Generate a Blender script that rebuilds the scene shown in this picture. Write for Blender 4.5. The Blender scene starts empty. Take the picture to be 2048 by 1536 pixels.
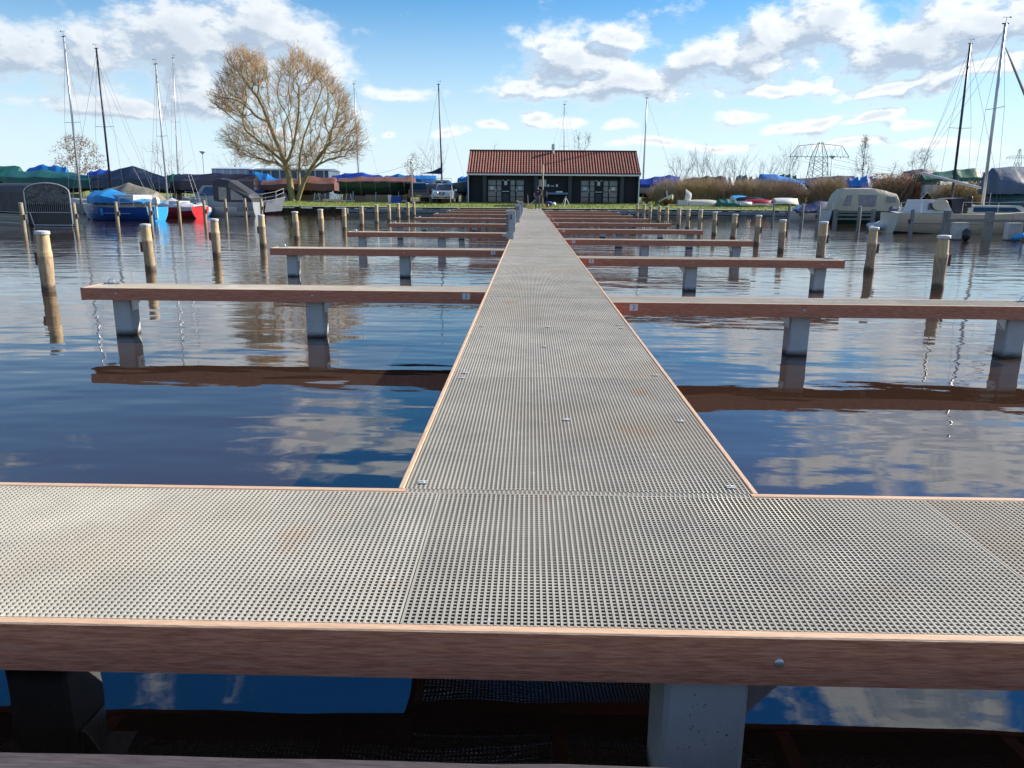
import bpy, bmesh, math, random
import numpy as np
from mathutils import Vector, Matrix, noise as mnoise
R=random.Random(7)
scene=bpy.context.scene
C=scene.collection
pi=math.pi
# ------------------------------------------------------------------ camera
F=1539.0; CX,CY=1024.,768.
PITCH=math.radians(13.9); YAW=math.radians(1.17); ROLL=0.008
CAM=np.array([0,0,1.65])
fw=np.array([-math.sin(YAW)*math.cos(PITCH), math.cos(YAW)*math.cos(PITCH), -math.sin(PITCH)])
rt0=np.array([math.cos(YAW), math.sin(YAW),0]); dn0=np.cross(fw,rt0)
rt=rt0*math.cos(ROLL)-dn0*math.sin(ROLL); dn=dn0*math.cos(ROLL)+rt0*math.sin(ROLL)
cd=bpy.data.cameras.new('camera'); cam=bpy.data.objects.new('camera',cd); C.objects.link(cam)
cd.sensor_width=36; cd.lens=F/2048*36; cd.clip_start=.05; cd.clip_end=6000
M=Matrix.Identity(4)
for i in range(3):
    M[i][0]=rt[i]; M[i][1]=-dn[i]; M[i][2]=-fw[i]; M[i][3]=CAM[i]
cam.matrix_world=M; scene.camera=cam
def ray(px,py): return fw+rt*(px-CX)/F+dn*(py-CY)/F
def P(px,py,z):                      # photo pixel -> point on the level z
    d=ray(px,py); t=(z-CAM[2])/d[2]; return Vector(CAM+d*t)
def PY(px,py,Y):                     # photo pixel -> point at the distance Y
    d=ray(px,py); t=(Y-CAM[1])/d[1]; return Vector(CAM+d*t)
# ------------------------------------------------------------------ sky, sun, exposure
SUN_EL=math.radians(31); SUN_AZ=math.radians(67)      # azimuth clockwise from +Y
world=bpy.data.worlds.new('World'); scene.world=world; world.use_nodes=True
SKY=0.082
def build_world():
    nt=world.node_tree; nt.nodes.clear(); N=nt.nodes; Lk=nt.links
    out=N.new('ShaderNodeOutputWorld'); bg=N.new('ShaderNodeBackground'); bg.inputs[1].default_value=SKY
    sky=N.new('ShaderNodeTexSky'); sky.sky_type='NISHITA'; sky.sun_disc=False
    sky.sun_elevation=SUN_EL; sky.sun_rotation=SUN_AZ; sky.altitude=0; sky.air_density=1.0; sky.dust_density=.05; sky.ozone_density=3.0
    # cloud field as a node group: direction angles -> density
    g=bpy.data.node_groups.new('cloud_field','ShaderNodeTree')
    g.interface.new_socket('Vector',in_out='INPUT',socket_type='NodeSocketVector')
    g.interface.new_socket('Density',in_out='OUTPUT',socket_type='NodeSocketFloat')
    gn=g.nodes; gl=g.links
    gi=gn.new('NodeGroupInput'); go=gn.new('NodeGroupOutput')
    def math_(op,a,b=None,c=None,nn=gn,ll=gl,clamp=False):
        m=nn.new('ShaderNodeMath'); m.operation=op; m.use_clamp=clamp
        for i,v in enumerate((a,b,c)):
            if v is None: continue
            if isinstance(v,(int,float)): m.inputs[i].default_value=v
            else: ll.new(v,m.inputs[i])
        return m.outputs[0]
    warp=gn.new('ShaderNodeTexNoise'); warp.inputs['Scale'].default_value=11; warp.inputs['Detail'].default_value=2
    gl.new(gi.outputs[0],warp.inputs['Vector'])
    vs=gn.new('ShaderNodeVectorMath'); vs.operation='MULTIPLY_ADD'
    gl.new(warp.outputs['Color'],vs.inputs[0]); vs.inputs[1].default_value=(.06,.034,0); 
    va=gn.new('ShaderNodeVectorMath'); va.operation='ADD'; gl.new(gi.outputs[0],va.inputs[0]); va.inputs[1].default_value=(-.03,-.017,0)
    gl.new(va.outputs[0],vs.inputs[2])
    blobs=[(55,105,95,52,0),(185,100,70,62,0),(370,85,185,85,0),(520,60,140,70,0),(630,125,95,66,0),
      (250,215,190,24,0),(420,200,110,40,0),(790,193,80,13,0),
      (1150,118,120,70,0),(1225,72,75,32,0),(1070,180,125,26,0),(1240,165,150,44,0),(1400,118,95,46,1),
      (1545,98,190,64,1),(1650,38,90,52,1),(1560,188,120,16,0),
      (1850,75,200,66,1),(2010,45,150,66,1),(1790,168,130,17,1),(1930,145,150,24,1),
      (1075,243,42,17,0),(1130,250,40,13,0),(1480,237,48,17,0),(1650,250,55,15,1),(1570,262,40,11,0),(1240,252,28,11,0),(1740,243,60,12,1),(1830,252,60,12,0),
      (905,266,40,11,0),(985,255,28,9,0),(1300,285,90,11,0),(1420,290,80,9,0),(1700,290,90,11,0),(1880,288,80,11,0),(540,262,60,14,0),(775,270,22,9,0),
      # clouds higher up that the photograph shows mirrored in the water
      ('m',660,860,150,75),('m',800,905,90,45),('m',1900,880,260,110),('m',1620,930,90,40),('m',1800,700,260,50),('m',1550,690,110,30),
      ('m',1850,1420,260,70),('m',-150,640,260,60),('m',2350,760,260,120),('m',330,1560,200,50)]
    SH=.26; sx=gn.new('ShaderNodeSeparateXYZ'); gl.new(vs.outputs[0],sx.inputs[0]); cx_=gn.new('ShaderNodeCombineXYZ')
    gl.new(sx.outputs[0],cx_.inputs[0]); gl.new(sx.outputs[1],cx_.inputs[1]); gl.new(math_('MULTIPLY_ADD',sx.outputs[0],-SH,sx.outputs[1]),cx_.inputs[2])
    last=None; cur=cx_.outputs[0]
    for bl in blobs:
        if bl[0]=='m': x,y,rx,ry=bl[1:]; rot=0; d=ray(x,y)*np.array((1,1,-1))
        else: x,y,rx,ry,rot=bl; d=ray(x,y)
        d=d/np.linalg.norm(d); az=math.atan2(d[0],d[1]); el=math.asin(d[2])
        if last is not None:      # strictly sequential graph: keeps the shader small on the stack
            sh=gn.new('ShaderNodeVectorMath'); sh.operation='MULTIPLY_ADD'; gl.new(last,sh.inputs[0]); sh.inputs[1].default_value=(1e-7,1e-7,0); gl.new(cur,sh.inputs[2]); cur=sh.outputs[0]
        mp=gn.new('ShaderNodeVectorMath'); mp.operation='MULTIPLY_ADD'; a,b=F/rx,F/ry
        if rot: mp.inputs[1].default_value=(a,0,b); mp.inputs[2].default_value=(-az*a,0,-(el-SH*az)*b)
        else: mp.inputs[1].default_value=(a,b,0); mp.inputs[2].default_value=(-az*a,-el*b,0)
        gl.new(cur,mp.inputs[0])
        ln=gn.new('ShaderNodeVectorMath'); ln.operation='LENGTH'; gl.new(mp.outputs[0],ln.inputs[0])
        last=ln.outputs['Value'] if last is None else math_('SMOOTH_MIN',last,ln.outputs['Value'],.35)
    base=math_('MAXIMUM',math_('SUBTRACT',1.0,last),-.75)
    mp=gn.new('ShaderNodeMapping'); mp.inputs['Scale'].default_value=(1,1.7,1); gl.new(gi.outputs[0],mp.inputs['Vector'])
    big=gn.new('ShaderNodeTexNoise'); big.inputs['Scale'].default_value=3.2; big.inputs['Detail'].default_value=2; gl.new(mp.outputs[0],big.inputs['Vector'])
    az2=gn.new('ShaderNodeSeparateXYZ'); gl.new(gi.outputs[0],az2.inputs[0])
    wide=gn.new('ShaderNodeMapRange'); wide.interpolation_type='SMOOTHSTEP'; gl.new(math_('ABSOLUTE',az2.outputs[0]),wide.inputs[0])
    for i_,x_ in enumerate((.62,1.0,-1.9,-1.5)): wide.inputs[i_+1].default_value=x_  # cloud cover raised outside the view to add fill light
    bgc=math_('MULTIPLY_ADD',big.outputs['Fac'],3.0,wide.outputs[0])
    fb=gn.new('ShaderNodeTexNoise'); fb.inputs['Scale'].default_value=21; fb.inputs['Detail'].default_value=6; fb.inputs['Roughness'].default_value=.62
    gl.new(mp.outputs[0],fb.inputs['Vector'])
    D=math_('ADD',math_('MAXIMUM',base,bgc),math_('MULTIPLY_ADD',fb.outputs['Fac'],2.1,-1.05))
    gl.new(D,go.inputs[0])
    # world graph
    m=lambda op,a,b=None,c=None,clamp=False: math_(op,a,b,c,N,Lk,clamp)
    tc=N.new('ShaderNodeTexCoord'); sp=N.new('ShaderNodeSeparateXYZ'); Lk.new(tc.outputs['Generated'],sp.inputs[0])
    az=m('ARCTAN2',sp.outputs[0],sp.outputs[1]); el=m('ARCSINE',sp.outputs[2])
    cb=N.new('ShaderNodeCombineXYZ'); Lk.new(az,cb.inputs[0]); Lk.new(el,cb.inputs[1])
    def field(v):
        n=N.new('ShaderNodeGroup'); n.node_tree=g; Lk.new(v,n.inputs[0]); return n.outputs[0]
    off=N.new('ShaderNodeVectorMath'); off.operation='ADD'; Lk.new(cb.outputs[0],off.inputs[0]); off.inputs[1].default_value=(.013,.014,0)
    D0=field(cb.outputs[0])
    of2=N.new('ShaderNodeVectorMath'); of2.operation='MULTIPLY_ADD'; Lk.new(D0,of2.inputs[0]); of2.inputs[1].default_value=(1e-7,1e-7,0); Lk.new(off.outputs[0],of2.inputs[2])
    D1=field(of2.outputs[0])
    def smooth(v,a,b,lo=0,hi=1):
        r=N.new('ShaderNodeMapRange'); r.interpolation_type='SMOOTHSTEP'; Lk.new(v,r.inputs[0])
        for i,x in enumerate((a,b,lo,hi)): r.inputs[i+1].default_value=x
        return r.outputs[0]
    alpha=m('MULTIPLY',smooth(D0,-.16,.60),smooth(el,-.01,.03,0,1))
    lit=smooth(m('SUBTRACT',D0,D1),-.28,.30)
    thick=smooth(D0,.35,1.15)
    lit=m('MULTIPLY',lit,m('MULTIPLY_ADD',thick,-.5,1.0))
    edge=smooth(D0,.05,.55,1,0)
    lit=m('MAXIMUM',lit,m('MULTIPLY',edge,.62))
    # clouds glow more towards the sun (forward scattering), stay greyer away from it
    dt=N.new('ShaderNodeVectorMath'); dt.operation='DOT_PRODUCT'; Lk.new(tc.outputs['Generated'],dt.inputs[0]); dt.inputs[1].default_value=(math.sin(SUN_AZ)*math.cos(SUN_EL),math.cos(SUN_AZ)*math.cos(SUN_EL),math.sin(SUN_EL))
    lit=m('MULTIPLY',lit,smooth(dt.outputs['Value'],-.3,.62,.62,1))
    mx=N.new('ShaderNodeMix'); mx.data_type='RGBA'; Lk.new(lit,mx.inputs[0])
    k=1/SKY
    mx.inputs[6].default_value=(.265*k,.32*k,.395*k,1); mx.inputs[7].default_value=(.60*k,.615*k,.615*k,1)
    # pale haze towards the horizon is mixed over the sky texture; the blue is deepened slightly as on the photograph
    hs=N.new('ShaderNodeHueSaturation'); hs.inputs['Saturation'].default_value=1.38; Lk.new(sky.outputs[0],hs.inputs['Color']); Lk.new(smooth(el,.22,.6,.5,.507),hs.inputs['Hue']); Lk.new(smooth(el,.2,.6,1.0,1.2),hs.inputs['Value'])
    hz=N.new('ShaderNodeMix'); hz.data_type='RGBA'; Lk.new(smooth(el,.0,.26,.88,0),hz.inputs[0]); Lk.new(hs.outputs[0],hz.inputs[6]); hz.inputs[7].default_value=(.41*k,.51*k,.59*k,1)
    bg2=N.new('ShaderNodeBackground'); bg2.inputs[1].default_value=SKY; Lk.new(mx.outputs[2],bg2.inputs[0]); Lk.new(hz.outputs[2],bg.inputs[0])
    ms=N.new('ShaderNodeMixShader'); Lk.new(m('MULTIPLY',alpha,.95),ms.inputs[0]); Lk.new(bg.outputs[0],ms.inputs[1]); Lk.new(bg2.outputs[0],ms.inputs[2]); Lk.new(ms.outputs[0],out.inputs[0])
    world.cycles.sampling_method='MANUAL'; world.cycles.sample_map_resolution=512
build_world()
sd=bpy.data.lights.new('sun','SUN'); sd.energy=4.8; sd.angle=math.radians(.53); sd.color=(1,.91,.78)
sun=bpy.data.objects.new('sun',sd); C.objects.link(sun)
sdir=Vector((math.sin(SUN_AZ)*math.cos(SUN_EL),math.cos(SUN_AZ)*math.cos(SUN_EL),math.sin(SUN_EL)))
sun.rotation_euler=sdir.to_track_quat('Z','Y').to_euler(); sun.location=(60,20,60)
vs=scene.view_settings; vs.view_transform='Standard'; vs.look='None'; vs.gamma=1; vs.exposure=0.88; vs.use_curve_mapping=False
cy=scene.cycles; cy.max_bounces=6; cy.diffuse_bounces=3; cy.glossy_bounces=4; cy.transmission_bounces=4; cy.transparent_max_bounces=8
cy.caustics_reflective=False; cy.caustics_refractive=False; cy.use_denoising=True
cy.sample_clamp_indirect=4
WZ=-0.10; DZ=0.5                      # water level, deck level
# ------------------------------------------------------------------ helpers: materials
MATS={}
def lin(r,g,b): return tuple(((v/255)/12.92 if v<=10 else (((v/255)+.055)/1.055)**2.4) for v in (r,g,b))
def mat(name,c1,c2=None,scale=4,rough=.6,bump=0,bscale=None,stretch=(1,1,1),metal=0,detail=4,c3=None,spec=.5,lo=.35,hi=.65,coat=0):
    if name in MATS: return MATS[name]
    m=bpy.data.materials.new(name); m.use_nodes=True; nt=m.node_tree; N=nt.nodes; L=nt.links
    b=N['Principled BSDF']; b.inputs['Roughness'].default_value=rough; b.inputs['Metallic'].default_value=metal
    b.inputs['Specular IOR Level'].default_value=spec
    if coat: b.inputs['Coat Weight'].default_value=coat
    c2=c2 or tuple(x*.8 for x in c1)
    tc=N.new('ShaderNodeTexCoord'); oi=N.new('ShaderNodeObjectInfo')
    ad=N.new('ShaderNodeVectorMath'); ad.operation='MULTIPLY_ADD'; ad.inputs[1].default_value=(37,53,71)
    cr=N.new('ShaderNodeCombineXYZ')
    for i in range(3): L.new(oi.outputs['Random'],cr.inputs[i])
    L.new(cr.outputs[0],ad.inputs[0]); 
    mp=N.new('ShaderNodeMapping'); mp.inputs['Scale'].default_value=stretch; L.new(tc.outputs['Object'],mp.inputs['Vector'])
    L.new(mp.outputs[0],ad.inputs[2])
    n=N.new('ShaderNodeTexNoise'); n.inputs['Scale'].default_value=scale; n.inputs['Detail'].default_value=detail; n.inputs['Roughness'].default_value=.6
    L.new(ad.outputs[0],n.inputs['Vector'])
    r=N.new('ShaderNodeMapRange'); r.inputs[1].default_value=lo; r.inputs[2].default_value=hi; L.new(n.outputs['Fac'],r.inputs[0])
    mx=N.new('ShaderNodeMix'); mx.data_type='RGBA'; L.new(r.outputs[0],mx.inputs[0])
    mx.inputs[6].default_value=(*c1,1); mx.inputs[7].default_value=(*c2,1); col=mx.outputs[2]
    if c3:
        n3=N.new('ShaderNodeTexNoise'); n3.inputs['Scale'].default_value=scale*.37; n3.inputs['Detail'].default_value=5; L.new(ad.outputs[0],n3.inputs['Vector'])
        r3=N.new('ShaderNodeMapRange'); r3.inputs[1].default_value=.55; r3.inputs[2].default_value=.72; L.new(n3.outputs['Fac'],r3.inputs[0])
        m3=N.new('ShaderNodeMix'); m3.data_type='RGBA'; L.new(r3.outputs[0],m3.inputs[0]); L.new(col,m3.inputs[6]); m3.inputs[7].default_value=(*c3,1); col=m3.outputs[2]
    L.new(col,b.inputs['Base Color'])
    if bump:
        nb=N.new('ShaderNodeTexNoise'); nb.inputs['Scale'].default_value=bscale or scale*2; nb.inputs['Detail'].default_value=3; L.new(ad.outputs[0],nb.inputs['Vector'])
        bp=N.new('ShaderNodeBump'); bp.inputs['Strength'].default_value=1; bp.inputs['Distance'].default_value=bump; L.new(nb.outputs['Fac'],bp.inputs['Height']); L.new(bp.outputs[0],b.inputs['Normal'])
    MATS[name]=m; return m
def glass(name,c=(.03,.045,.06),rough=.05):
    if name in MATS: return MATS[name]
    return mat(name,c,tuple(x*1.6 for x in c),3,rough,spec=.8)
# ------------------------------------------------------------------ helpers: meshes and objects
class MB:
    def __init__(s): s.v=[]; s.f=[]; s.m=[]
    def add(s,vs,fs,m=0,M=None):
        o=len(s.v)
        if M is not None: vs=[tuple(M@Vector(v)) for v in vs]
        s.v+= [tuple(v) for v in vs]; s.f+=[tuple(i+o for i in f) for f in fs]; s.m+=[m]*len(fs) if isinstance(m,int) else list(m); return s
    def box(s,c,d,m=0,M=None,rz=0,top=None):
        x,y,z=d[0]/2,d[1]/2,d[2]/2
        vs=[Vector((a*x,b*y,e*z)) for e in(-1,1) for b in(-1,1) for a in(-1,1)]
        if rz:
            r=Matrix.Rotation(rz,3,'Z'); vs=[r@v for v in vs]
        vs=[v+Vector(c) for v in vs]
        ms=[m]*6
        if top is not None: ms[1]=top
        return s.add(vs,[(0,2,3,1),(4,5,7,6),(0,1,5,4),(2,6,7,3),(0,4,6,2),(1,3,7,5)],ms,M)
    def bbox(s,x0,x1,y0,y1,z0,z1,m=0,M=None,top=None): return s.box(((x0+x1)/2,(y0+y1)/2,(z0+z1)/2),(x1-x0,y1-y0,z1-z0),m,M,top=top)
    def tube(s,pts,rad,n=6,m=0,cap=True,M=None):
        pts=[Vector(p) for p in pts]
        if isinstance(rad,(int,float)): rad=[rad]*len(pts)
        vs=[];fs=[]; k=len(pts)
        for i,p in enumerate(pts):
            d=(pts[min(i+1,k-1)]-pts[max(i-1,0)]); d=d.normalized() if d.length>1e-9 else Vector((0,0,1))
            if i==0:
                u=d.orthogonal().normalized()
            else:
                u=(u-d*u.dot(d)); u=u.normalized() if u.length>1e-6 else d.orthogonal().normalized()
            w=d.cross(u)
            for j in range(n):
                a=2*pi*j/n; vs.append(p+(u*math.cos(a)+w*math.sin(a))*rad[i])
        for i in range(k-1):
            for j in range(n):
                a=i*n+j;b=i*n+(j+1)%n; fs.append((a,b,b+n,a+n))
        if cap: fs.append(tuple(range(n))[::-1]); fs.append(tuple((k-1)*n+j for j in range(n)))
        return s.add(vs,fs,m,M)
    def lathe(s,prof,n=16,m=0,c=(0,0,0),M=None,cap=True,jit=0,ms=None):
        vs=[];fs=[];mm=[]
        for (r,z) in prof:
            for j in range(n):
                a=2*pi*j/n; rr=r*(1+jit*(mnoise.noise(Vector((math.cos(a)*1.5,math.sin(a)*1.5,z*3)))))
                vs.append((c[0]+rr*math.cos(a),c[1]+rr*math.sin(a),c[2]+z))
        for i in range(len(prof)-1):
            for j in range(n):
                a=i*n+j;b=i*n+(j+1)%n; fs.append((a,b,b+n,a+n)); mm.append(ms[i] if ms else m)
        if cap:
            fs.append(tuple(range(n))[::-1]); mm.append(mm[0]); fs.append(tuple((len(prof)-1)*n+j for j in range(n))); mm.append(mm[-2])
        return s.add(vs,fs,mm,M)
    def loft(s,secs,m=0,closed=False,cap=True,M=None,ms=None):
        n=len(secs[0]); vs=[p for q in secs for p in q]; fs=[];mm=[]
        for i in range(len(secs)-1):
            for j in range(n if closed else n-1):
                a=i*n+j;b=i*n+(j+1)%n; fs.append((a,b,b+n,a+n)); mm.append(ms[j] if ms else m)
        if cap:
            fs.append(tuple(range(n))[::-1]); fs.append(tuple((len(secs)-1)*n+j for j in range(n))); mm+=[m if not ms else ms[0]]*2
        return s.add(vs,fs,mm,M)
    def build(s,name,mats,parent=None,smooth=False,loc=None):
        me=bpy.data.meshes.new(name); me.from_pydata(s.v,[],s.f)
        if not isinstance(mats,(list,tuple)): mats=[mats]
        for a in mats: me.materials.append(a)
        if len(mats)>1: me.polygons.foreach_set('material_index',s.m)
        if smooth: me.polygons.foreach_set('use_smooth',[True]*len(me.polygons))
        me.update()
        return mobj(name,me,parent,loc)
def mobj(name,me,parent=None,loc=None):
    o=bpy.data.objects.new(name,me); C.objects.link(o); o.parent=parent
    if loc is not None: o.location=loc
    return o
def tag(o,label,cat,group=None):
    o['label']=label; o['category']=cat
    if group: o['group']=group
    return o
def thing(name,label,cat,loc=(0,0,0),rz=0,group=None):
    o=bpy.data.objects.new(name,None); C.objects.link(o); o.location=loc; o.rotation_euler=(0,0,rz); o.empty_display_size=.1
    return tag(o,label,cat,group)
def struct(o): o['kind']='structure'; return o
def stuff(o): o['kind']='stuff'; return o
def copytree(o,parent=None):
    c=o.copy(); C.objects.link(c); c.parent=parent
    for ch in o.children: copytree(ch,c)
    return c
def smooth_by_angle(o,ang=40):
    me=o.data; me.polygons.foreach_set('use_smooth',[True]*len(me.polygons)); 
    try: me.set_sharp_from_angle(angle=math.radians(ang))
    except Exception: pass
    return o
ORD=['first','second','third','fourth','fifth','sixth','seventh','eighth','ninth','tenth','eleventh','twelfth','thirteenth','fourteenth','fifteenth','sixteenth','seventeenth']
def text_mesh(txt,size):
    cu=bpy.data.curves.new('t','FONT'); cu.body=txt; cu.size=size; cu.align_x='CENTER'; cu.align_y='CENTER'; cu.resolution_u=3
    o=bpy.data.objects.new('t',cu); C.objects.link(o)
    dg=bpy.context.evaluated_depsgraph_get(); dg.update()
    me=bpy.data.meshes.new_from_object(o.evaluated_get(dg)); bpy.data.objects.remove(o); return me
# ------------------------------------------------------------------ materials of the jetty
def wood_mat(name,c1,c2,c3,axis=0,rough=.65):
    st=[26,26,26]; st[axis]=2.6
    return mat(name,c1,c2,5,rough,bump=.0016,bscale=12,stretch=tuple(st),detail=7,c3=c3,lo=.38,hi=.62)
WB=wood_mat('hardwood_x',(.58,.225,.125),(.36,.125,.068),(.50,.225,.145))
WBy=wood_mat('hardwood_y',(.58,.225,.125),(.36,.125,.068),(.50,.225,.145),1)
WT=wood_mat('pale_top_x',(.62,.43,.285),(.52,.33,.20),(.46,.28,.175))  # paler wood for the beam tops
WTy=wood_mat('pale_top_y',(.62,.43,.285),(.52,.33,.20),(.46,.28,.175),1)
def grating_mat():
    m=mat('grating_grp',(.45,.425,.36),(.34,.325,.28),2.2,.75,bump=.0008,bscale=260,c3=(.38,.335,.265),detail=6,spec=.3)
    nt=m.node_tree; N=nt.nodes; L=nt.links; b=N['Principled BSDF']
    # rusty specks and white scuffs, in world space so that panels differ
    g=N.new('ShaderNodeNewGeometry')
    col=b.inputs['Base Color'].links[0].from_socket
    for sc,lo,hi,c in ((2.3,.64,.78,(.40,.29,.20)),(6.5,.66,.80,(.27,.245,.215)),(16,.70,.73,(.62,.62,.60))):
        n=N.new('ShaderNodeTexNoise'); n.inputs['Scale'].default_value=sc; n.inputs['Detail'].default_value=5; L.new(g.outputs['Position'],n.inputs['Vector'])
        r=N.new('ShaderNodeMapRange'); r.inputs[1].default_value=lo; r.inputs[2].default_value=hi; r.inputs[4].default_value=.75; L.new(n.outputs['Fac'],r.inputs[0])
        mx=N.new('ShaderNodeMix'); mx.data_type='RGBA'; L.new(r.outputs[0],mx.inputs[0]); L.new(col,mx.inputs[6]); mx.inputs[7].default_value=(*c,1); col=mx.outputs[2]
    # every panel has aged a little differently
    oi=N.new('ShaderNodeObjectInfo'); rr_=N.new('ShaderNodeMapRange'); rr_.inputs[3].default_value=.86; rr_.inputs[4].default_value=1.08; L.new(oi.outputs['Random'],rr_.inputs[0])
    hv=N.new('ShaderNodeHueSaturation'); L.new(rr_.outputs[0],hv.inputs['Value']); L.new(col,hv.inputs['Color'])
    L.new(hv.outputs[0],b.inputs['Base Color'])
    return m
GR=grating_mat()
def concrete_mat():
    m=mat('concrete',(.52,.53,.52),(.42,.44,.44),3.5,.85,bump=.002,bscale=40,c3=(.46,.45,.40),detail=7)
    nt=m.node_tree; N=nt.nodes; L=nt.links; b=N['Principled BSDF']; col=b.inputs['Base Color'].links[0].from_socket
    g=N.new('ShaderNodeNewGeometry')
    v=N.new('ShaderNodeTexVoronoi'); v.inputs['Scale'].default_value=52; L.new(g.outputs['Position'],v.inputs['Vector'])
    n=N.new('ShaderNodeTexNoise'); n.inputs['Scale'].default_value=11; L.new(g.outputs['Position'],n.inputs['Vector'])
    ml=N.new('ShaderNodeMath'); ml.operation='MULTIPLY_ADD'; L.new(n.outputs['Fac'],ml.inputs[0]); ml.inputs[1].default_value=.55; ml.inputs[2].default_value=-.19
    lt=N.new('ShaderNodeMath'); lt.operation='LESS_THAN'; L.new(v.outputs['Distance'],lt.inputs[0]); L.new(ml.outputs[0],lt.inputs[1])
    mx=N.new('ShaderNodeMix'); mx.data_type='RGBA'; L.new(lt.outputs[0],mx.inputs[0]); L.new(col,mx.inputs[6]); mx.inputs[7].default_value=(.12,.12,.115,1)
    # wet, algae-darkened band at the water
    sp=N.new('ShaderNodeSeparateXYZ'); L.new(g.outputs['Position'],sp.inputs[0])
    ad=N.new('ShaderNodeMath'); ad.operation='MULTIPLY_ADD'; L.new(n.outputs['Fac'],ad.inputs[0]); ad.inputs[1].default_value=-.05; L.new(sp.outputs[2],ad.inputs[2])
    r=N.new('ShaderNodeMapRange'); r.inputs[1].default_value=WZ-.015; r.inputs[2].default_value=WZ+.05; r.inputs[3].default_value=1; r.inputs[4].default_value=0; L.new(ad.outputs[0],r.inputs[0])
    m2=N.new('ShaderNodeMix'); m2.data_type='RGBA'; L.new(r.outputs[0],m2.inputs[0]); L.new(mx.outputs[2],m2.inputs[6]); m2.inputs[7].default_value=(.055,.05,.04,1)
    L.new(m2.outputs[2],b.inputs['Base Color']); return m
CO=concrete_mat()
ZN=mat('galvanised',(.55,.57,.58),(.42,.44,.46),30,.42,metal=.75)
STEEL=mat('stainless',(.70,.70,.70),(.55,.55,.55),20,.28,metal=1)
WHITE=mat('white_plastic',(.72,.73,.74),(.64,.65,.66),6,.4)
BLUEINK=mat('blue_ink',(.015,.05,.16),(.02,.06,.19),6,.5)
BLACK=mat('black_rubber',(.015,.015,.016),(.025,.025,.025),6,.6)
# ------------------------------------------------------------------ water
def water_mat():
    m=bpy.data.materials.new('water'); m.use_nodes=True; nt=m.node_tree; N=nt.nodes; L=nt.links; b=N['Principled BSDF']
    b.inputs['Base Color'].default_value=(.036,.020,.0135,1); b.inputs['Roughness'].default_value=.012; b.inputs['IOR'].default_value=1.9
    g=N.new('ShaderNodeNewGeometry'); 
    def noise(scale,st,det,rot=0,ro=.5):
        mp=N.new('ShaderNodeMapping'); mp.inputs['Scale'].default_value=(st[0],st[1],1); mp.inputs['Rotation'].default_value=(0,0,rot); L.new(g.outputs['Position'],mp.inputs['Vector'])
        n=N.new('ShaderNodeTexNoise'); n.inputs['Scale'].default_value=scale; n.inputs['Detail'].default_value=det; n.inputs['Roughness'].default_value=ro; L.new(mp.outputs[0],n.inputs['Vector']); return n.outputs['Fac']
    def mth(op,a,b_=None,c=None):
        k=N.new('ShaderNodeMath'); k.operation=op
        for i,v in enumerate((a,b_,c)):
            if v is None: continue
            if isinstance(v,(int,float)): k.inputs[i].default_value=v
            else: L.new(v,k.inputs[i])
        return k.outputs[0]
    def rng(v,a,b_,c,d):
        r=N.new('ShaderNodeMapRange'); r.interpolation_type='SMOOTHSTEP'; L.new(v,r.inputs[0])
        for i,x in enumerate((a,b_,c,d)): r.inputs[i+1].default_value=x
        return r.outputs[0]
    sp=N.new('ShaderNodeSeparateXYZ'); L.new(g.outputs['Position'],sp.inputs[0])
    big=noise(.8,(.8,1.9),2,.12)
    mid=noise(2.6,(.7,1.6),3,-.1)
    fine=noise(8.0,(.55,1.5),3,.06,.55)
    patch=noise(.11,(.6,1.3),2)
    open_=rng(sp.outputs[1],5.0,24.0,0,1)             # wind reaches the open basin, the jetty shelters the near water
    calm=rng(patch,.42,.60,.35,1.0)
    a_big=mth('MULTIPLY_ADD',open_,.010,.0135)
    a_mid=mth('MULTIPLY',mth('MULTIPLY_ADD',open_,.010,.0014),calm)
    a_fin=mth('MULTIPLY',mth('MULTIPLY_ADD',open_,.0050,.0002),calm)
    h=mth('ADD',mth('ADD',mth('MULTIPLY',big,a_big),mth('MULTIPLY',mid,a_mid)),mth('MULTIPLY',fine,a_fin))
    bp=N.new('ShaderNodeBump'); bp.inputs['Strength'].default_value=1; bp.inputs['Distance'].default_value=1.0; L.new(h,bp.inputs['Height']); L.new(bp.outputs[0],b.inputs['Normal'])
    return m
WATER=water_mat()
QY=65.8
mb=MB(); mb.add([(-400,-.6,WZ),(400,-.6,WZ),(400,QY+.3,WZ),(-400,QY+.3,WZ)],[(0,1,2,3)])
struct(mb.build('water',WATER))
# bottom of the basin, a dark bed
mb=MB(); mb.add([(-400,-40,-2.2),(400,-40,-2.2),(400,QY+.3,-2.2),(-400,QY+.3,-2.2)],[(0,1,2,3)])
struct(mb.build('basin_bed',mat('mud',(.03,.022,.015),(.02,.015,.01),1)))
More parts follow.
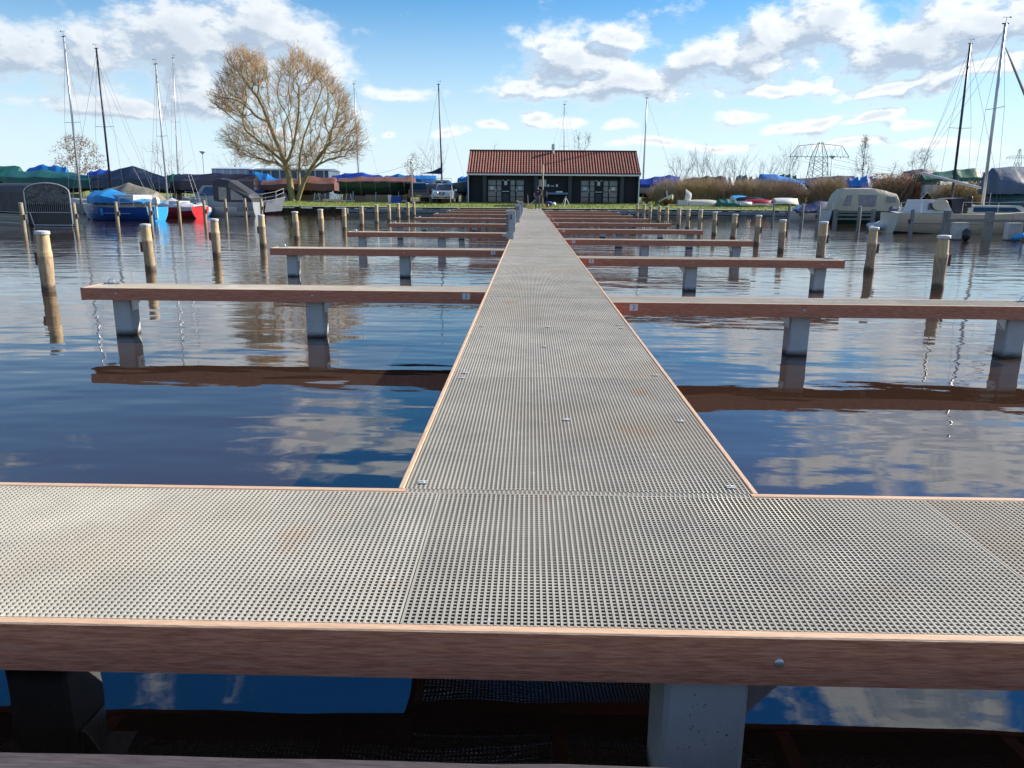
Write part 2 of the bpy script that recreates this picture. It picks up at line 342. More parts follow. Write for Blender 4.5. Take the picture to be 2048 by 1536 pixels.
# ------------------------------------------------------------------ gratings
PT=.0185
def grating_mesh(name,lx,ly):
    """moulded grating lx by ly, top at z=0, corner at the origin; bars along y stand a hair proud"""
    mb=MB(); w=.0070; nx=max(2,round(lx/PT)); ny=max(2,round(ly/PT)); g=.001
    px=(lx-2*g-w)/nx; py=(ly-2*g-w)/ny
    for i in range(nx+1):
        x=g+w/2+i*px; ww=w
        mb.box((x,ly/2,-.015),(ww,ly-2*g,.030))
    for j in range(ny+1):
        y=g+w/2+j*py; ww=w
        mb.box((lx/2,y,-.0022),(lx-2*g-.002,.0062,.0018)); mb.box((lx/2,y,-.0265),(lx-2*g-.002,.0050,.006))
    me=bpy.data.meshes.new(name); me.from_pydata(mb.v,[],mb.f); me.materials.append(GR); me.update(); return me
def beam(name,parent,x0,x1,y0,y1,z0,z1,along='x'):
    """hardwood beam with paler, slightly chamfered top edges"""
    mb=MB(); c=.004
    if along=='x':
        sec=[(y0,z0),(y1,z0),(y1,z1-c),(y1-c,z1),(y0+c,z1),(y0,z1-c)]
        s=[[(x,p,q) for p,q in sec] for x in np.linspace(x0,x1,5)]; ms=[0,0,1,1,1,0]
    else:
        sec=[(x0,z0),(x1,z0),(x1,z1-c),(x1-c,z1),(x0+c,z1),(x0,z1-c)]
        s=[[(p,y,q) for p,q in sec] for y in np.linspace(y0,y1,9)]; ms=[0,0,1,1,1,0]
    mb.loft(s,closed=True,ms=ms)
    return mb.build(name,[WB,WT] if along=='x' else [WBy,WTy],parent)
def bolt_mesh():
    mb=MB(); M=Matrix.Rotation(pi/2,4,'X')
    mb.lathe([(.0135,-.02),(.0135,.002),(.013,.004),(.009,.0065),(.003,.0075)],14,0,M=M); me=bpy.data.meshes.new('bolt'); me.from_pydata(mb.v,[],mb.f); me.materials.append(ZN); me.polygons.foreach_set('use_smooth',[True]*len(me.polygons)); return me
BOLT=bolt_mesh()
def pile_mesh(w,ztop,zbot=-2.15):
    mb=MB(); c=.014; h=w/2
    sec=[(-h+c,-h),(h-c,-h),(h,-h+c),(h,h-c),(h-c,h),(-h+c,h),(-h,h-c),(-h,-h+c)]
    zs=[zbot,-.6,-.1,.15,ztop]
    mb.loft([[(x+.003*mnoise.noise(Vector((x*9,y*9,z*7))),y,z) for x,y in sec] for z in zs],closed=True)
    me=bpy.data.meshes.new('pile'); me.from_pydata(mb.v,[],mb.f); me.materials.append(CO); return me
def bracket(parent,x,y,z,s):
    """galvanised angle bolted to the pile head"""
    mb=MB(); mb.box((x+s*.006,y,z-.075),(.008,.17,.15)); mb.box((x+s*.07,y,z-.004),(.13,.17,.008))
    mb.add([(x+s*.01,y-.080,z-.008),(x+s*.13,y-.080,z-.008),(x+s*.01,y-.080,z-.145),(x+s*.01,y-.072,z-.008),(x+s*.13,y-.072,z-.008),(x+s*.01,y-.072,z-.145)],[(0,2,1),(3,4,5),(0,1,4,3),(1,2,5,4),(2,0,3,5)])
    mb.tube([(x+s*.004,y-.03,z-.07),(x+s*.022,y-.03,z-.07)],.01,6); mb.tube([(x+s*.004,y+.03,z-.09),(x+s*.022,y+.03,z-.09)],.01,6)
    return mb.build('bracket',ZN,parent)
BH=.147                                 # beam height
XL,XR=-.513,.925                        # outer edges of the main pier
BT=.034                                 # beam thickness seen from above
# cross walkway in front
wy0,wy1=1.855,2.885
t=thing('cross_walkway','wide grated cross walkway with a brown hardwood edge beam and one big bolt','walkway',(0,wy0,DZ))
D_=wy1-wy0
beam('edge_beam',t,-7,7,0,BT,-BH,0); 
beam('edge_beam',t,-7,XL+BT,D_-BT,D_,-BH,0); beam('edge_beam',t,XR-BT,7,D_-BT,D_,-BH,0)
me=grating_mesh('grating_panel',1.893,D_-2*BT-.004)
x=-.343-1.895*3
while x<6.5:
    mobj('grating_panel',me,t,(x,BT+.002,-.002)); x+=1.895
# the stretch of the rear edge in the mouth of the pier closes with a thin strip
mobj('grating_strip',grating_mesh('grating_strip',XR-XL-2*BT-.004,BT+.001),t,(XL+BT+.002,D_-BT-.0015,-.0035))
for xx in (-5.9,-3.6,-1.55,.69,2.9,5.2): mobj('bolt',BOLT,t,(xx,-.0005,-.075))
for xx in np.arange(-6.5,6.8,.95):
    mb=MB(); mb.bbox(xx-.03,xx+.03,BT,D_-BT-.004,-BH+.005,-.028); mb.build('joist',WBy,t)
PM=pile_mesh(.235,-BH-.001-0+DZ-.0,-2.15)
for xx in (-5.6,-3.4,.515,2.75,5.0):
    for yy in (.16,):
        p=mobj('pile',PM,t,(xx,yy,-DZ)); bracket(p,.1185,0,DZ-BH-.001,1)
p=mobj('pile',PM,t,(PY(115,1395,2.63).x,.78,-DZ)); bracket(p,.1185,0,DZ-BH-.001,1)
# main pier
t=thing('main_pier','long straight grated pier with hardwood side beams running to the shore','pier',(0,wy1,DZ))
PL=1.985; NP=31; LEN=PL*NP
BS=.024
for x0,x1 in ((XL,XL+BS),(XR-BS,XR)):
    ys=np.linspace(0,LEN,9)
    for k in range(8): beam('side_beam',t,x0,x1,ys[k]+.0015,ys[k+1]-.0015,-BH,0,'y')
me=grating_mesh('grating_panel',XR-XL-2*BS-.008,PL-.004)
for k in range(NP): mobj('grating_panel',me,t,(XL+BS+.004,k*PL+.002,-.003-.0012*(k%3)))
# stainless hold-down clips at the panel ends
mb=MB(); mb.box((0,0,0),(.036,.011,.003)); mb.box((0,.018,0),(.036,.011,.003)); mb.lathe([(.007,0),(.007,.0035),(.004,.005)],8,c=(0,.009,0)); CLIP=bpy.data.meshes.new('clip'); CLIP.from_pydata(mb.v,[],mb.f); CLIP.materials.append(mat('clip_metal',(.60,.60,.58),(.48,.48,.46),40,.5,metal=.2))
for k in range(9):
    for yy in (.06,PL*.5,PL-.09):
        for xx in (XL+.10+R.uniform(-.02,.02),(XL+XR)/2+R.uniform(-.1,.1),XR-.10+R.uniform(-.02,.02)):
            if R.random()<.4: mobj('clip',CLIP,t,(xx,k*PL+yy,.001))
mb=MB()
for k in range(NP+1):
    mb=MB(); mb.bbox(XL+BS,XR-BS,k*PL+(.03 if k==0 else -.035),k*PL+(.10 if k==0 else .035),-BH+.005,-.030); mb.build('joist',WB,t)
PM2=pile_mesh(.22,DZ-BH-.001)
for y in np.arange(5.3,LEN,5.97):
    for xx in (XL+.2,XR-.2): mobj('pile',PM2,t,(xx,y,-DZ))
# finger piers
NUMW={2:'two',4:'four',6:'six',8:'eight',10:'ten',12:'twelve',14:'fourteen',16:'sixteen',18:'eighteen'}
FW=.53
FINGER_MESH={}
def finger(s,x0,y0,num,L,label):
    t=thing('finger_pier',label,'finger pier',(x0,y0,DZ),group='finger piers branching off the main pier')
    S=lambda a,b:(min(s*a,s*b),max(s*a,s*b))
    a,b=S(.002,L-.045)
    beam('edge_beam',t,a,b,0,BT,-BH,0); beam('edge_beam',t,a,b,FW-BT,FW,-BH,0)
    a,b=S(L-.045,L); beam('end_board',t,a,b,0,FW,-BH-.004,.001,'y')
    n=3; gl=(L-.05)/n
    key=('g',round(gl,3))
    if key not in FINGER_MESH: FINGER_MESH[key]=grating_mesh('grating_panel',gl-.002,FW-2*BT-.004)
    for k in range(n):
        a,b=S(.003+k*gl,.003+(k+1)*gl); mobj('grating_panel',FINGER_MESH[key],t,(a+.001,BT+.002,-.003))
    for xx in (2.1,4.5):
        mobj('bolt',BOLT,t,(s*xx,-.0005,-.07))
        p=mobj('pile',PM2,t,(s*(xx+.02),.24,-DZ)); bracket(p,-s*.112,0,DZ-BH-.001,-s)
    for k in range(4):
        a,b=S(.3+k*1.3,.36+k*1.3); mb=MB(); mb.bbox(a,b,BT,FW-BT,-BH+.006,-.030); mb.build('joist',WBy,t)
    mb=MB(); mb.bbox(-.045,.045,-.003,0,-.036,.036); pl=mb.build('number_plate',WHITE,t,loc=(s*.235,-.0006,-.056))
    tm=text_mesh(str(num),.068 if num<10 else .058); tm.materials.append(BLUEINK)
    nb=mobj('number',tm,pl,(0,-.0042,0)); nb.rotation_euler=(pi/2,0,0)
    mb=MB(); mb.tube([(-.06,0,0),(-.03,0,.05),(0,0,.065),(.03,0,.05),(.05,0,.0)],.008,6); mb.tube([(-.1,0,.004),(.1,0,.004)],.012,6)
    mb.build('mooring_eye',STEEL,t,loc=(s*(L-.16),FW-.1,.0))
    return t
for k in range(9):
    finger(1,XR,8.45+5.98*k,2+2*k,4.9,f'narrow finger pier with number plate {NUMW[2+2*k]}, reaching towards the beige sailing yacht side')
for k in range(8):
    finger(-1,XL,9.23+7.02*k,2+2*k,4.93,f'narrow finger pier with number plate {NUMW[2+2*k]}, reaching towards the blue sailboat side')
# ------------------------------------------------------------------ mooring poles
def pole_mat():
    m=mat('peeled_pole',(.62,.47,.27),(.48,.34,.18),6,.8,bump=.004,bscale=14,stretch=(5,5,.6),c3=(.36,.26,.16),detail=6)
    nt=m.node_tree; N=nt.nodes; L=nt.links; b=N['Principled BSDF']; col=b.inputs['Base Color'].links[0].from_socket
    tc=N.new('ShaderNodeTexCoord'); sp=N.new('ShaderNodeSeparateXYZ'); L.new(tc.outputs['Object'],sp.inputs[0]); oi=N.new('ShaderNodeObjectInfo')
    n=N.new('ShaderNodeTexNoise'); n.inputs['Scale'].default_value=7; n.inputs['Detail'].default_value=4; L.new(tc.outputs['Object'],n.inputs['Vector'])
    def step(z0,z1,c,amp,rnd=0):
        nonlocal col
        k=N.new('ShaderNodeMath'); k.operation='MULTIPLY_ADD'; L.new(n.outputs['Fac'],k.inputs[0]); k.inputs[1].default_value=amp; L.new(sp.outputs[2],k.inputs[2]); v=k.outputs[0]
        if rnd:
            q=N.new('ShaderNodeMath'); q.operation='MULTIPLY_ADD'; L.new(oi.outputs['Random'],q.inputs[0]); q.inputs[1].default_value=rnd; L.new(v,q.inputs[2]); v=q.outputs[0]
        r=N.new('ShaderNodeMapRange'); r.inputs[1].default_value=z0; r.inputs[2].default_value=z1; r.inputs[3].default_value=1; r.inputs[4].default_value=0; L.new(v,r.inputs[0])
        mx=N.new('ShaderNodeMix'); mx.data_type='RGBA'; L.new(r.outputs[0],mx.inputs[0]); L.new(col,mx.inputs[6])
        mx.inputs[7].default_value=(*c,1); col=mx.outputs[2]; return mx
    n2=N.new('ShaderNodeTexNoise'); n2.inputs['Scale'].default_value=9; n2.inputs['Detail'].default_value=6; mp=N.new('ShaderNodeMapping'); mp.inputs['Scale'].default_value=(3,3,.8); L.new(tc.outputs['Object'],mp.inputs[0]); L.new(mp.outputs[0],n2.inputs['Vector'])
    bark=N.new('ShaderNodeMix'); bark.data_type='RGBA'; rr=N.new('ShaderNodeMapRange'); rr.inputs[1].default_value=.35; rr.inputs[2].default_value=.65; L.new(n2.outputs['Fac'],rr.inputs[0]); L.new(rr.outputs[0],bark.inputs[0])
    bark.inputs[6].default_value=(.27,.19,.115,1); bark.inputs[7].default_value=(.46,.35,.22,1)
    mx=step(.70,.72,(0,0,0),.03,.10); L.new(bark.outputs[2],mx.inputs[7])
    step(.16,.22,(.11,.08,.05),.16)
    step(-.02,.03,(.04,.032,.024),.06)
    L.new(col,b.inputs['Base Color']); return m
PO=pole_mat()
CAPM=mat('pole_cap',(.62,.63,.64),(.48,.50,.51),7,.45)
CLEAT=mat('cleat_board',(.13,.075,.06),(.09,.05,.04),8,.8)
POLEM=[]
for v in range(4):
    rr=random.Random(40+v); mb=MB(); zs=[-2.1,-.5,-.1,0,.12,.3,.45,.58,.66,.68,.70,.8,.95,.985]
    ph=rr.uniform(0,9); n=16; secs=[]
    for z in zs:
        r=.110+.022*mnoise.noise(Vector((ph,0,z*2.2)))+(.006 if z<.69 else -.004)
        if z>.94: r-=.004
        ox=.012*mnoise.noise(Vector((ph+5,z*1.3,0))); oy=.012*mnoise.noise(Vector((0,z*1.3,ph)))
        secs.append([(ox+r*(1+.05*mnoise.noise(Vector((math.cos(2*pi*j/n)*1.6,math.sin(2*pi*j/n)*1.6,z*1.5+ph))))*math.cos(2*pi*j/n),oy+r*math.sin(2*pi*j/n),z) for j in range(n)])
    mb.loft(secs,closed=True)
    me=bpy.data.meshes.new('shaft'); me.from_pydata(mb.v,[],mb.f); me.materials.append(PO); me.polygons.foreach_set('use_smooth',[True]*len(me.polygons)); POLEM.append(me)
mb=MB(); mb.lathe([(.118,.980),(.124,.982),(.124,1.028),(.116,1.036),(.05,1.044),(.004,1.045)],18); CAPME=bpy.data.meshes.new('cap'); CAPME.from_pydata(mb.v,[],mb.f); CAPME.materials.append(CAPM)
mb=MB(); mb.bbox(-.16,-.105,-.05,.05,.44,.66); CLME=bpy.data.meshes.new('cleat_board'); CLME.from_pydata(mb.v,[],mb.f); CLME.materials.append(CLEAT)
def pole(x,y,label,side,k):
    t=thing('mooring_pole',label,'pole',(x,y,WZ+.0),rz=R.uniform(-.15,.15),group='white-capped mooring poles in two rows')
    t.rotation_euler[0]=R.uniform(-.02,.02); t.rotation_euler[1]=R.uniform(-.022,.022)
    q_=R.uniform(.90,1.04); t.scale=(q_,q_,R.uniform(.965,1.03))
    mobj('shaft',POLEM[R.randrange(4)],t); mobj('cap',CAPME,t)
    o=mobj('cleat_board',CLME,t)
    if side>0: o.rotation_euler[2]=pi
    o.location[2]=R.uniform(-.04,.04)
ly=[13.5,17.4,21.5,25.5,29.8,34.0,38.0,42.2,46.4,50.4,54.3,58.2,62.0]
for k,y in enumerate(ly): pole(-8.5-.55*min(1,(y-13.5)/22)+R.uniform(-.06,.06),y,f'white-capped wooden mooring pole, {ORD[len(ly)-1-k]} from the shore in the row facing the blue sailboat',-1,k)
ry=[15.2,18.7,22.0,25.4,28.7,32.3,35.6,38.7,42.0,45.2,48.7,52.3,55.6,59.0,62.2]
for k,y in enumerate(ry): pole(8.02+.5*min(1,(y-15)/30)+R.uniform(-.06,.06),y,f'white-capped wooden mooring pole, {ORD[len(ry)-1-k]} from the shore in the row facing the beige yacht',1,k)
# ------------------------------------------------------------------ service pedestals
def pedestal(y,label,full=True):
    t=thing('service_pedestal',label,'power pedestal',(XL+.02,y,DZ),group='service pedestals on the pier edge')
    G=mat('pedestal_grey',(.36,.40,.42),(.30,.34,.36),8,.5); 
    mb=MB(); mb.bbox(-.10,.09,0,.13,-.002,.17); mb.build('foot',G,t)
    mb=MB(); mb.bbox(-.10,.115,-.01,.15,.172,.70); mb.build('cabinet',G,t)
    mb=MB(); mb.bbox(-.105,.125,-.02,.16,.702,.735); mb.bbox(.117,.135,-.02,.16,.2,.702); mb.build('hood',ZN,t)
    D=mat('socket_dark',(.012,.03,.055),(.02,.04,.07),9,.4)
    for j in range(5):
        mb=MB(); mb.bbox(-.098,-.045,-.028,-.0105,.215+j*.085,.275+j*.085); so=mb.build('socket',D,t)
        mb=MB(); mb.lathe([(.018,0),(.018,.03),(.012,.034)],10,M=Matrix.Translation((-.072,-.028,.245+j*.085))@Matrix.Rotation(pi/2,4,'X')); mb.build('lid',mat('socket_lid',(.16,.30,.42),(.12,.25,.36),5,.4),so)
    mb=MB(); mb.bbox(-.01,.045,-.013,-.0105,.50,.63); mb.build('meter_window',glass('meter_glass'),t)
    mb=MB(); mb.lathe([(.014,0),(.014,.05)],8,M=Matrix.Translation((-.08,-.01,.12))@Matrix.Rotation(pi/2,4,'X')); mb.tube([(-.08,-.05,.12),(-.1,-.07,.09),(-.11,-.06,.05)],.009,6); mb.build('tap',ZN,t)
    return t
pedestal(20.35,'grey service pedestal with blue sockets at finger pier 6')
pedestal(32.3,'grey service pedestal with bird figure on top, between the other two pedestals')
pedestal(43.6,'grey service pedestal standing closest to the workman')
# small bird perched on the middle pedestal
mb=MB(); mb.tube([(0,0,0),(0,0,.05)],.006,5); mb.tube([(.05,0,.05),(.02,0,.075),(-.02,0,.09),(-.05,0,.13),(-.075,0,.15)],[.012,.035,.04,.022,.006],8); mb.tube([(-.075,0,.15),(-.11,0,.15)],[.007,.002],5)
tag(mb.build('bird',mat('bird_grey',(.30,.29,.27),(.2,.2,.2),20,.8),None,True,loc=(XL+.03,32.36,DZ+.735)),'small grey bird perched on a service pedestal','bird')
# ------------------------------------------------------------------ landing the photographer stands on
t=thing('landing_stage','weathered, shade-darkened purple-grey timber landing whose edge shows along the water','landing',(0,0,.45))
WG=wood_mat('weathered_shaded_board',(.075,.058,.058),(.045,.034,.034),(.10,.08,.08))  # dark boards: the shade lying on the landing is put into their colour
for k in range(14):
    mb=MB(); y1=1.425-k*.142; z=R.uniform(-.003,.003)
    pts=[]
    xs=np.linspace(-5,5,60)
    sec=[[(x,y1-.136,-.035+z),(x,y1-.136,z),(x,y1+.006*mnoise.noise(Vector((x*4,k,0)))-.004,z),(x,y1,-.035+z)] for x in xs]
    mb.loft(sec,closed=True); mb.build('board',WG,t)
for xx in (-4,-1.6,1.6,4):
    mb=MB(); mb.bbox(xx-.06,xx+.06,-.5,1.36,-.19,-.037); mb.build('bearer',WG,t)
    mb=MB(); mb.bbox(xx-.09,xx+.09,1.1,1.28,-2.6,-.192); mb.build('post',WG,t)

# shore behind the photographer: unseen, added pale to bounce warm fill forward
BOUNCE=mat('pale_bounce',(.50,.45,.38),(.40,.36,.31),.9,.9,bump=.004,bscale=20,c3=(.32,.28,.22),detail=6)
mb=MB(); mb.add([(-400,-80,.40),(400,-80,.40),(400,-.62,.40),(-400,-.62,.40),(-400,-.62,-1.5),(400,-.62,-1.5)],[(0,1,2,3),(3,2,5,4)]); struct(mb.build('shore_bounce',BOUNCE))
# ------------------------------------------------------------------ land behind the basin
GZ=.82
def ground_z(y):
    ys=[QY-.1,QY+.6,70,73,90]; zs=[.478,.52,.70,.80,.82]; return float(np.interp(y,ys,zs))
GRASS=mat('grass_ground',(.19,.24,.035),(.12,.165,.026),1.3,.9,bump=.05,bscale=6,c3=(.22,.20,.07),detail=7)
EARTH=mat('yard_earth',(.10,.085,.055),(.06,.055,.035),.8,.95,bump=.04,bscale=3,c3=(.07,.09,.03),detail=6)
mb=MB(); ys=[QY+.05,QY+.6,67.2,68,69,70,71,72,73,74.5,76,80,90,120,300,900,3500]; xs=list(np.arange(-60,60.1,2.0)); xs=[-1800,-400,-120]+xs+[120,400,1800]
vv=[(x,y,ground_z(y)+(.05*mnoise.noise(Vector((x*.35,y*.6,2))) if QY+.4<y<90 else 0)) for y in ys for x in xs]
n=len(xs); fs=[];mm=[]
for j in range(len(ys)-1):
    for i in range(n-1): fs.append((j*n+i,j*n+i+1,(j+1)*n+i+1,(j+1)*n+i)); mm.append(0 if ys[j]<73.5 or ys[j]>=120 else 1)
mb.add(vv,fs,mm); g=mb.build('ground',[GRASS,EARTH],None,True); struct(g)
# short grass on the bank
def blades(name,n,x0,x1,y0,y1,h,mats,seed):
    rr=random.Random(seed); mb=MB(); V=[];Fc=[];ms=[]
    for i in range(n):
        x=rr.uniform(x0,x1); y=rr.uniform(y0,y1); z=ground_z(y)-.01+.05*mnoise.noise(Vector((x*.35,y*.6,2)))
        hh=h*rr.uniform(.4,1.2)*(1+.9*max(0,mnoise.noise(Vector((x*.5,y*.8,7))))); a=rr.uniform(0,pi); w=rr.uniform(.012,.03); lx,ly=rr.uniform(-.06,.06),rr.uniform(-.06,.06)
        o=len(V); V+= [(x-w*math.cos(a),y-w*math.sin(a),z),(x+w*math.cos(a),y+w*math.sin(a),z),(x+lx,y+ly,z+hh)]; Fc.append((o,o+1,o+2)); ms.append(rr.randrange(len(mats)))
    mb.v=V;mb.f=Fc;mb.m=ms; o=stuff(mb.build(name,mats)); o['label']='short green grass covering the shore bank'; return o
GB=[mat('blade_a',(.26,.33,.04),(.20,.27,.03),3,.7),mat('blade_b',(.17,.24,.03),(.14,.19,.025),3,.7),mat('blade_c',(.32,.30,.08),(.26,.25,.06),3,.7)]
blades('grass',26000,-28,40,QY+.06,73.2,.10,GB,3)
# quay wall: concrete panels with a dark coping, timber sheeting further left
t=thing('quay_wall','low quay wall of grey panels with a dark timber coping below the grass bank','quay wall',(0,QY,0))
QP=mat('quay_panel',(.25,.285,.30),(.18,.21,.225),2.5,.85,bump=.004,c3=(.13,.15,.14),detail=6)
QD=mat('quay_timber',(.06,.048,.035),(.035,.03,.022),4,.95,bump=.004,c3=(.05,.06,.03),spec=0)
mb=MB(); mb.bbox(0,.505,0,.12,-1.2,.335); pm=bpy.data.meshes.new('panel'); pm.from_pydata(mb.v,[],mb.f); pm.materials.append(QP)
for i in range(88): mobj('panel',pm,t,(-15.2+i*.52,R.uniform(-.012,.012),R.uniform(-.008,.008)))
mb=MB(); mb.bbox(-.24,.24,0,.1,-1.2,.36); pm=bpy.data.meshes.new('plank'); pm.from_pydata(mb.v,[],mb.f); pm.materials.append(QD)
for i in range(60): mobj('plank',pm,t,(-15.5-i*.495,R.uniform(-.03,.03),R.uniform(-.03,.02)))
for a,b in ((-15.2,0),(0,15.3),(15.3,30.6),(-45.2,-15.2)):
    mb=MB(); mb.bbox(a+.01,b-.01,-.05,.25,.345 if a>-20 else .37,.47); mb.build('coping',QD,t)
for zz in (.02,):
    mb=MB(); mb.bbox(-15.2,30.6,-.03,-.014,zz-.05,zz+.02); mb.build('waterline_rail',QD,t)
mb=MB(); mb.bbox(30.6,80,0,.2,-1.2,.47); mb.build('sheeting',QD,t); mb=MB(); mb.bbox(-120,-45.3,0,.2,-1.2,.47); mb.build('sheeting',QD,t)
# gangway end of the pier on the bank
# ------------------------------------------------------------------ harbour building
BY=73.3
def BX(px): return PY(px,380,BY).x
def BZ(py,px=1100,Y=BY): return PY(px,py,Y).z
bx0,bx1=BX(937),BX(1277)
HB=thing('harbour_building','long black timber building with a red tiled roof and glazed doors','building',((bx0+bx1)/2,BY,.80))
W2=(bx1-bx0)/2; g0=.80
BLK=mat('black_boards',(.014,.018,.028),(.010,.013,.02),3,.75,bump=.003,bscale=3,stretch=(9,1,.4))
GREYF=mat('dark_grey_paint',(.035,.045,.055),(.028,.036,.045),4,.6)
TRIM=mat('pale_trim',(.74,.75,.75),(.64,.66,.66),5,.6)
eave=BZ(346)-g0; ridge=BZ(303.5,1100,BY+3.4)-g0; dep=6.8
# walls: front set back under the eaves, boards as recessed battens
mb=MB(); mb.bbox(-W2+.12,W2-.12,.55,.62,0,eave); mb.build('front_wall',BLK,HB)
nbat=int((2*W2-.3)/.19)
mb=MB()
for i in range(nbat):
    x=-W2+.2+i*.19
    mb.bbox(x,x+.02,.535,.55,.02,eave-.02)
mb.build('wall_battens',BLK,HB)['kind']='stuff'
for s in (-1,1):
    mb=MB(); x0,x1=sorted((s*W2,s*(W2-.11)))
    mb.add([(x0,.02,0),(x1,.02,0),(x1,dep,0),(x0,dep,0),(x0,.02,eave),(x1,.02,eave),(x1,dep,eave),(x0,dep,eave),(x0,dep/2,ridge-.12),(x1,dep/2,ridge-.12)],
       [(0,3,2,1),(0,1,5,4),(2,3,7,6),(0,4,8,7,3),(1,2,6,9,5),(4,5,9,8),(8,9,6,7)]); mb.build('gable_wall',BLK,HB)
    mb=MB(); x=s*(W2+.03); mb.bbox(x-.045,x+.045,-.03,.03,0,eave+.02); mb.build('corner_trim',TRIM,HB)
mb=MB(); mb.bbox(-W2+.12,W2-.12,dep-.1,dep,0,eave); mb.build('rear_wall',BLK,HB)
mb=MB(); mb.bbox(-W2-.12,W2+.12,-.29,-.245,eave-.24,eave-.10); mb.build('fascia',TRIM,HB)
mb=MB(); mb.bbox(-W2+.115,W2-.115,-.015,.6,eave-.05,eave-.02); mb.build('soffit',BLK,HB)
# roof with pantile ribs
TILE=mat('red_pantile',(.36,.145,.10),(.25,.095,.065),2.2,.8,bump=.004,c3=(.22,.12,.09),detail=6)
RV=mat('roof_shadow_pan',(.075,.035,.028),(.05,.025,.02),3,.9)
rise=ridge-eave; hd=dep/2+.25
rf=None
mb=MB(); 
for sg in (1,-1):
    ye=-.22 if sg>0 else dep+.22
    mb.add([(-W2-.12,ye,eave-.06),(W2+.12,ye,eave-.06),(W2+.12,dep/2,ridge),(-W2-.12,dep/2,ridge),(-W2-.12,ye,eave-.14),(W2+.12,ye,eave-.14),(W2+.12,dep/2,ridge-.09),(-W2-.12,dep/2,ridge-.09)],[(0,1,2,3),(4,7,6,5),(0,4,5,1),(1,5,6,2),(0,3,7,4)])
roof=mb.build('roof',RV,HB)
ncol=62; cw=(2*W2+.2)/ncol; mb=MB()
nrow=11
for sg in (1,-1):
    for i in range(ncol):
        xc=-W2-.1+cw*(i+.5)
        secs=[]
        for r in range(nrow*2+1):
            rr_=r//2; tt=min(1,(rr_+(r%2)*.98)/nrow) if r<nrow*2 else 1
            lift=.025*(1-(r%2))
            y=(-.24 if sg>0 else dep+.24); y=y+(dep/2-y)*tt; z=eave-.055+(ridge+.01-eave+.055)*tt+lift
            secs.append([(xc+cw*.30*math.cos(a),y,z+.075*math.sin(a)) for a in np.linspace(0,pi,6)])
        mb.loft(secs,cap=True)
o=mb.build('pantiles',TILE,roof,False); o['kind']='stuff'
mb=MB(); mb.tube([(-W2-.12,dep/2,ridge+.03),(W2+.12,dep/2,ridge+.03)],.13,8); mb.build('ridge_cap',RV,roof)
for s in(-1,1):
    mb=MB(); x=s*(W2+.13); mb.add([(x-.03,-.24,eave-.1),(x+.03,-.24,eave-.1),(x+.03,-.24,eave+.06),(x-.03,-.24,eave+.06),(x-.03,dep/2,ridge-.06),(x+.03,dep/2,ridge-.06),(x+.03,dep/2,ridge+.12),(x-.03,dep/2,ridge+.12)],[(0,1,2,3),(0,4,5,1),(1,5,6,2),(2,6,7,3),(3,7,4,0),(4,7,6,5)]); mb.build('verge_board',TRIM,roof)
cx=BX(1107)-(bx0+bx1)/2
mb=MB(); mb.tube([(cx,dep/2-.3,ridge-.4),(cx,dep/2-.3,ridge+.35)],.11,10); mb.lathe([(.11,0),(.17,.03),(.17,.42),(.12,.45),(.02,.5)],12,c=(cx,dep/2-.3,ridge+.22)); mb.build('flue',ZN,roof)
hx=lambda px: BX(px)-(bx0+bx1)/2
hz_=lambda py: BZ(py)-g0
for px in (969,1072,1140,1244):
    mb=MB(); x=hx(px); mb.bbox(x-.17,x+.17,.05,.33,0,eave-.055); mb.build('pillar',GREYF,HB)
for px in (954.7,992,1031,1105.5,1179,1220.5,1258.6):
    mb=MB(); mb.lathe([(.16,0),(.17,-.05),(.12,-.10),(.02,-.12)],12,c=(hx(px),.3,eave-.052)); mb.build('ceiling_lamp',TRIM,HB,True)
GL=glass('door_glass',(.035,.055,.065)); GL2=mat('door_glass_reflecting',(.20,.25,.26),(.12,.16,.17),1.5,.25); NOTE=mat('paper_notice',(.62,.66,.70),(.5,.55,.6),30,.8); NOTEB=mat('blue_notice',(.20,.42,.72),(.45,.60,.75),14,.7)  # paler panes have a grey reflection put into their colour
def door(pxa,pxb,notice,handle,n=4,kind='door'):
    x0,x1=hx(pxa),hx(pxb); zt=hz_(360.5); zb=.06
    mb=MB(); mb.bbox(x0-.05,x1+.05,.47,.534,zb-.03,zt+.05); d=mb.build(kind,GREYF,HB)
    h=(zt-zb)/n
    for k in range(n):
        mb=MB(); mb.bbox(x0,x1,.455,.4695,zb+k*h+.05,zb+(k+1)*h-.03); p=mb.build('pane',GL2 if k==n-1 or kind=='side_light' and k%2 else GL,d)
    if notice is not None:
        mb=MB(); xm=(x0+x1)/2; mb.bbox(xm-.17,xm+.17,.448,.4545,zb+2*h+.14,zb+2*h+.42); mb.build('notice',[NOTE,NOTEB][notice],d)
    if handle:
        mb=MB(); xh=x1+.02 if handle>0 else x0-.02; mb.bbox(xh-.02,xh+.02,.43,.468,zb+.95,zb+1.25); mb.build('handle',TRIM,d)
door(976,991,0,1); door(993.7,1002,None,0,kind='side_light'); door(1021,1029.5,None,0,kind='side_light'); door(1033,1047,1,-1)
door(1163,1177.5,1,1); door(1181,1189,None,0,kind='side_light'); door(1208,1217,None,0,kind='side_light'); door(1220,1235,0,-1)
